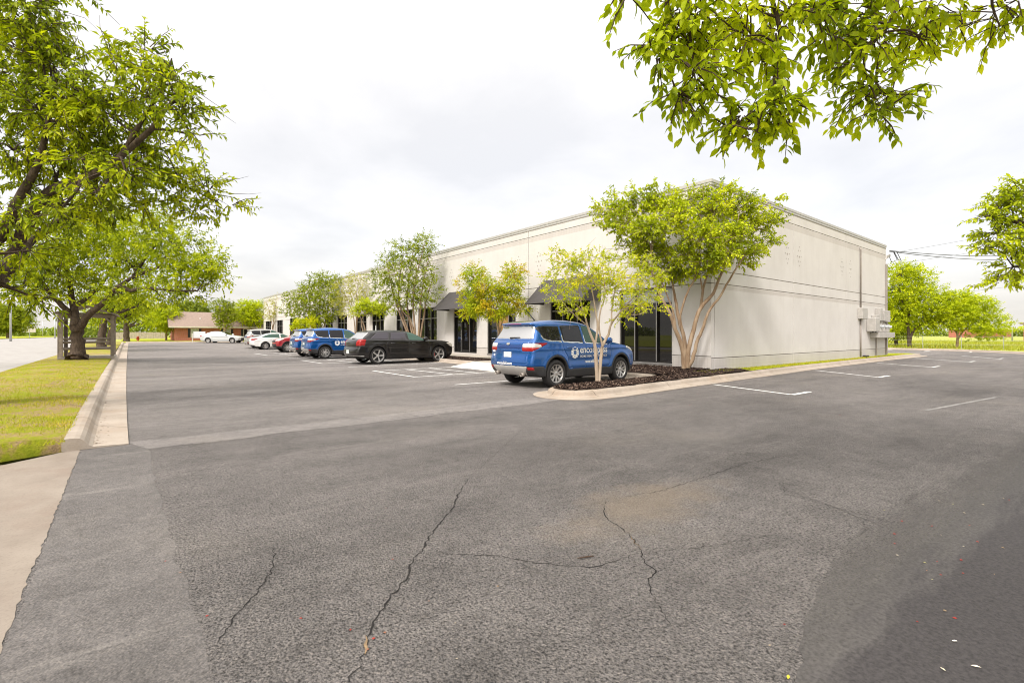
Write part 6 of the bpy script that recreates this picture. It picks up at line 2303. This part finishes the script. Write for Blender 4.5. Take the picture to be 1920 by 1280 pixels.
thicket('treeline', [((-60, 150), (-8, 330)), ((-140, 120), (-60, 150))], 4.2, 5000, 1.1, M['leaf_far'], 'low scrubby treeline on the horizon beyond the road', 1)
thicket('treeline', [((300, 260), (420, 20)), ((420, 20), (420, -140))], 5.0, 6000, 1.6, M['leaf_far'], 'distant treeline on the horizon across the right field', 2)
thicket('treeline', [((-6, 112), (30, 118))], 5.0, 4000, .7, M['leaf_far'], 'bluish green trees behind the board fence', 3)
hg = thicket('hedge', [((136, -30), (136, -2))], 1.6, 2500, .5, M['leaf_mid'], 'clipped dark hedge in front of the red brick building', 4)
hg['category'] = 'hedge'
wf = thing('wire_fence', 'thin wire fence with slim posts along the far field', 'fence', (56.8, 10, .1))
for y in np.arange(-20, 40, 2.6):
    MB().tube([(56.8, y, .1), (56.8, y, 1.25)], .025, 5).build('post', M['steelpole'], wf)
fw_ = MB()
for z in (.5, .85, 1.2):
    fw_.tube([(56.8, -20, z), (56.8, 39, z)], .006, 4)
fw_.build('wire_strand', M['steelpole'], wf)
rsg = thing('road_sign', 'blank back of a pale sign beside the round tree', 'sign', W(55, 627, 95) * np.array((1, 1, 0)))
p = W(55, 627, 95)
MB().tube([(p[0], p[1], 0), (p[0], p[1], 3.0)], .05, 6).build('post', M['steelpole'], rsg)
MB().box(p[0] - .9, p[0] + .9, p[1] - .03, p[1] - .001, 1.8, 3.1).build('board', M['trim'], rsg)
fc = copy_car(d1, 'white car far off beside the end of the verge trees', (-2.2, 118, .75), math.radians(20), (), None, None)

# ------------------------------------------------------------------ light: bright overcast sky plus soft sun
SUN_AZ = math.radians(205)      # direction the light comes from, measured from +X towards +Y
SUN_EL = math.radians(48)
world = bpy.data.worlds.new('World')
sc.world = world
world.use_nodes = True
wt = world.node_tree
wt.nodes.clear()


def wn(ty, **kw):
    nd = wt.nodes.new(ty)
    for k, v in kw.items():
        if k in nd.inputs:
            nd.inputs[k].default_value = v
        else:
            setattr(nd, k, v)
    return nd


wo = wn('ShaderNodeOutputWorld')
sky = wn('ShaderNodeTexSky')
sky.sky_type = 'NISHITA'
sky.sun_disc = False
sky.air_density = .7
sky.dust_density = 6
sky.ozone_density = .5
sky.sun_elevation = SUN_EL
sky.sun_rotation = PI / 2 - SUN_AZ
b1 = wn('ShaderNodeBackground')
b1.inputs['Strength'].default_value = .05
wt.links.new(sky.outputs[0], b1.inputs[0])
tc = wn('ShaderNodeTexCoord')
sp_ = wn('ShaderNodeSeparateXYZ')
wt.links.new(tc.outputs['Generated'], sp_.inputs[0])


def wm(op, a, b=0.0, cl=False):
    nd = wn('ShaderNodeMath', operation=op, use_clamp=cl)
    for i, v in enumerate((a, b)):
        if isinstance(v, (int, float)):
            nd.inputs[i].default_value = v
        else:
            wt.links.new(v, nd.inputs[i])
    return nd.outputs[0]


zz = wm('MAXIMUM', sp_.outputs[2], 0.0)
den = wm('ADD', zz, .22)
cb = wn('ShaderNodeCombineXYZ')
wt.links.new(wm('DIVIDE', sp_.outputs[0], den), cb.inputs[0])
wt.links.new(wm('DIVIDE', sp_.outputs[1], den), cb.inputs[1])
no = wn('ShaderNodeTexNoise')
no.inputs['Scale'].default_value = 1.15
no.inputs['Detail'].default_value = 7
no.inputs['Roughness'].default_value = .52
no.inputs['Distortion'].default_value = .25
wt.links.new(cb.outputs[0], no.inputs['Vector'])
cr = wn('ShaderNodeValToRGB')
cr.color_ramp.elements[0].position = .36
cr.color_ramp.elements[0].color = (.415, .399, .374, 1)
cr.color_ramp.elements[1].position = .54
cr.color_ramp.elements[1].color = (.50, .477, .442, 1)
wt.links.new(no.outputs['Fac'], cr.inputs[0])
# overcast skies are brighter overhead than near the horizon
gr = wm('ADD', wm('MULTIPLY', wm('POWER', zz, 4.0), 2.6), .955)
mx_ = wn('ShaderNodeMix', data_type='RGBA', blend_type='MULTIPLY')
mx_.inputs[0].default_value = 1
wt.links.new(cr.outputs[0], mx_.inputs[6])
cg_ = wn('ShaderNodeCombineXYZ')
for i in range(3):
    wt.links.new(gr, cg_.inputs[i])
wt.links.new(cg_.outputs[0], mx_.inputs[7])
b2 = wn('ShaderNodeBackground')
b2.inputs['Strength'].default_value = 1.0
wt.links.new(mx_.outputs[2], b2.inputs[0])
ad = wn('ShaderNodeAddShader')
wt.links.new(b1.outputs[0], ad.inputs[0])
wt.links.new(b2.outputs[0], ad.inputs[1])
wt.links.new(ad.outputs[0], wo.inputs[0])

sl_ = bpy.data.lights.new('sun', 'SUN')
sl_.energy = 1.5
sl_.angle = math.radians(10)
sl_.color = (1, .97, .93)
so = bpy.data.objects.new('sun', sl_)
C.objects.link(so)
from mathutils import Vector
dv = Vector((math.cos(SUN_AZ) * math.cos(SUN_EL), math.sin(SUN_AZ) * math.cos(SUN_EL), math.sin(SUN_EL)))
so.rotation_euler = dv.to_track_quat('Z', 'Y').to_euler()
so.location = (-20, -20, 40)

sc.view_settings.view_transform = 'Standard'
sc.view_settings.look = 'None'
sc.view_settings.exposure = 0.92
sc.view_settings.gamma = 1
sc.cycles.max_bounces = 6
sc.cycles.diffuse_bounces = 3
sc.cycles.transparent_max_bounces = 8
sc.cycles.use_denoising = True
sc.cycles.filter_width = 1.05
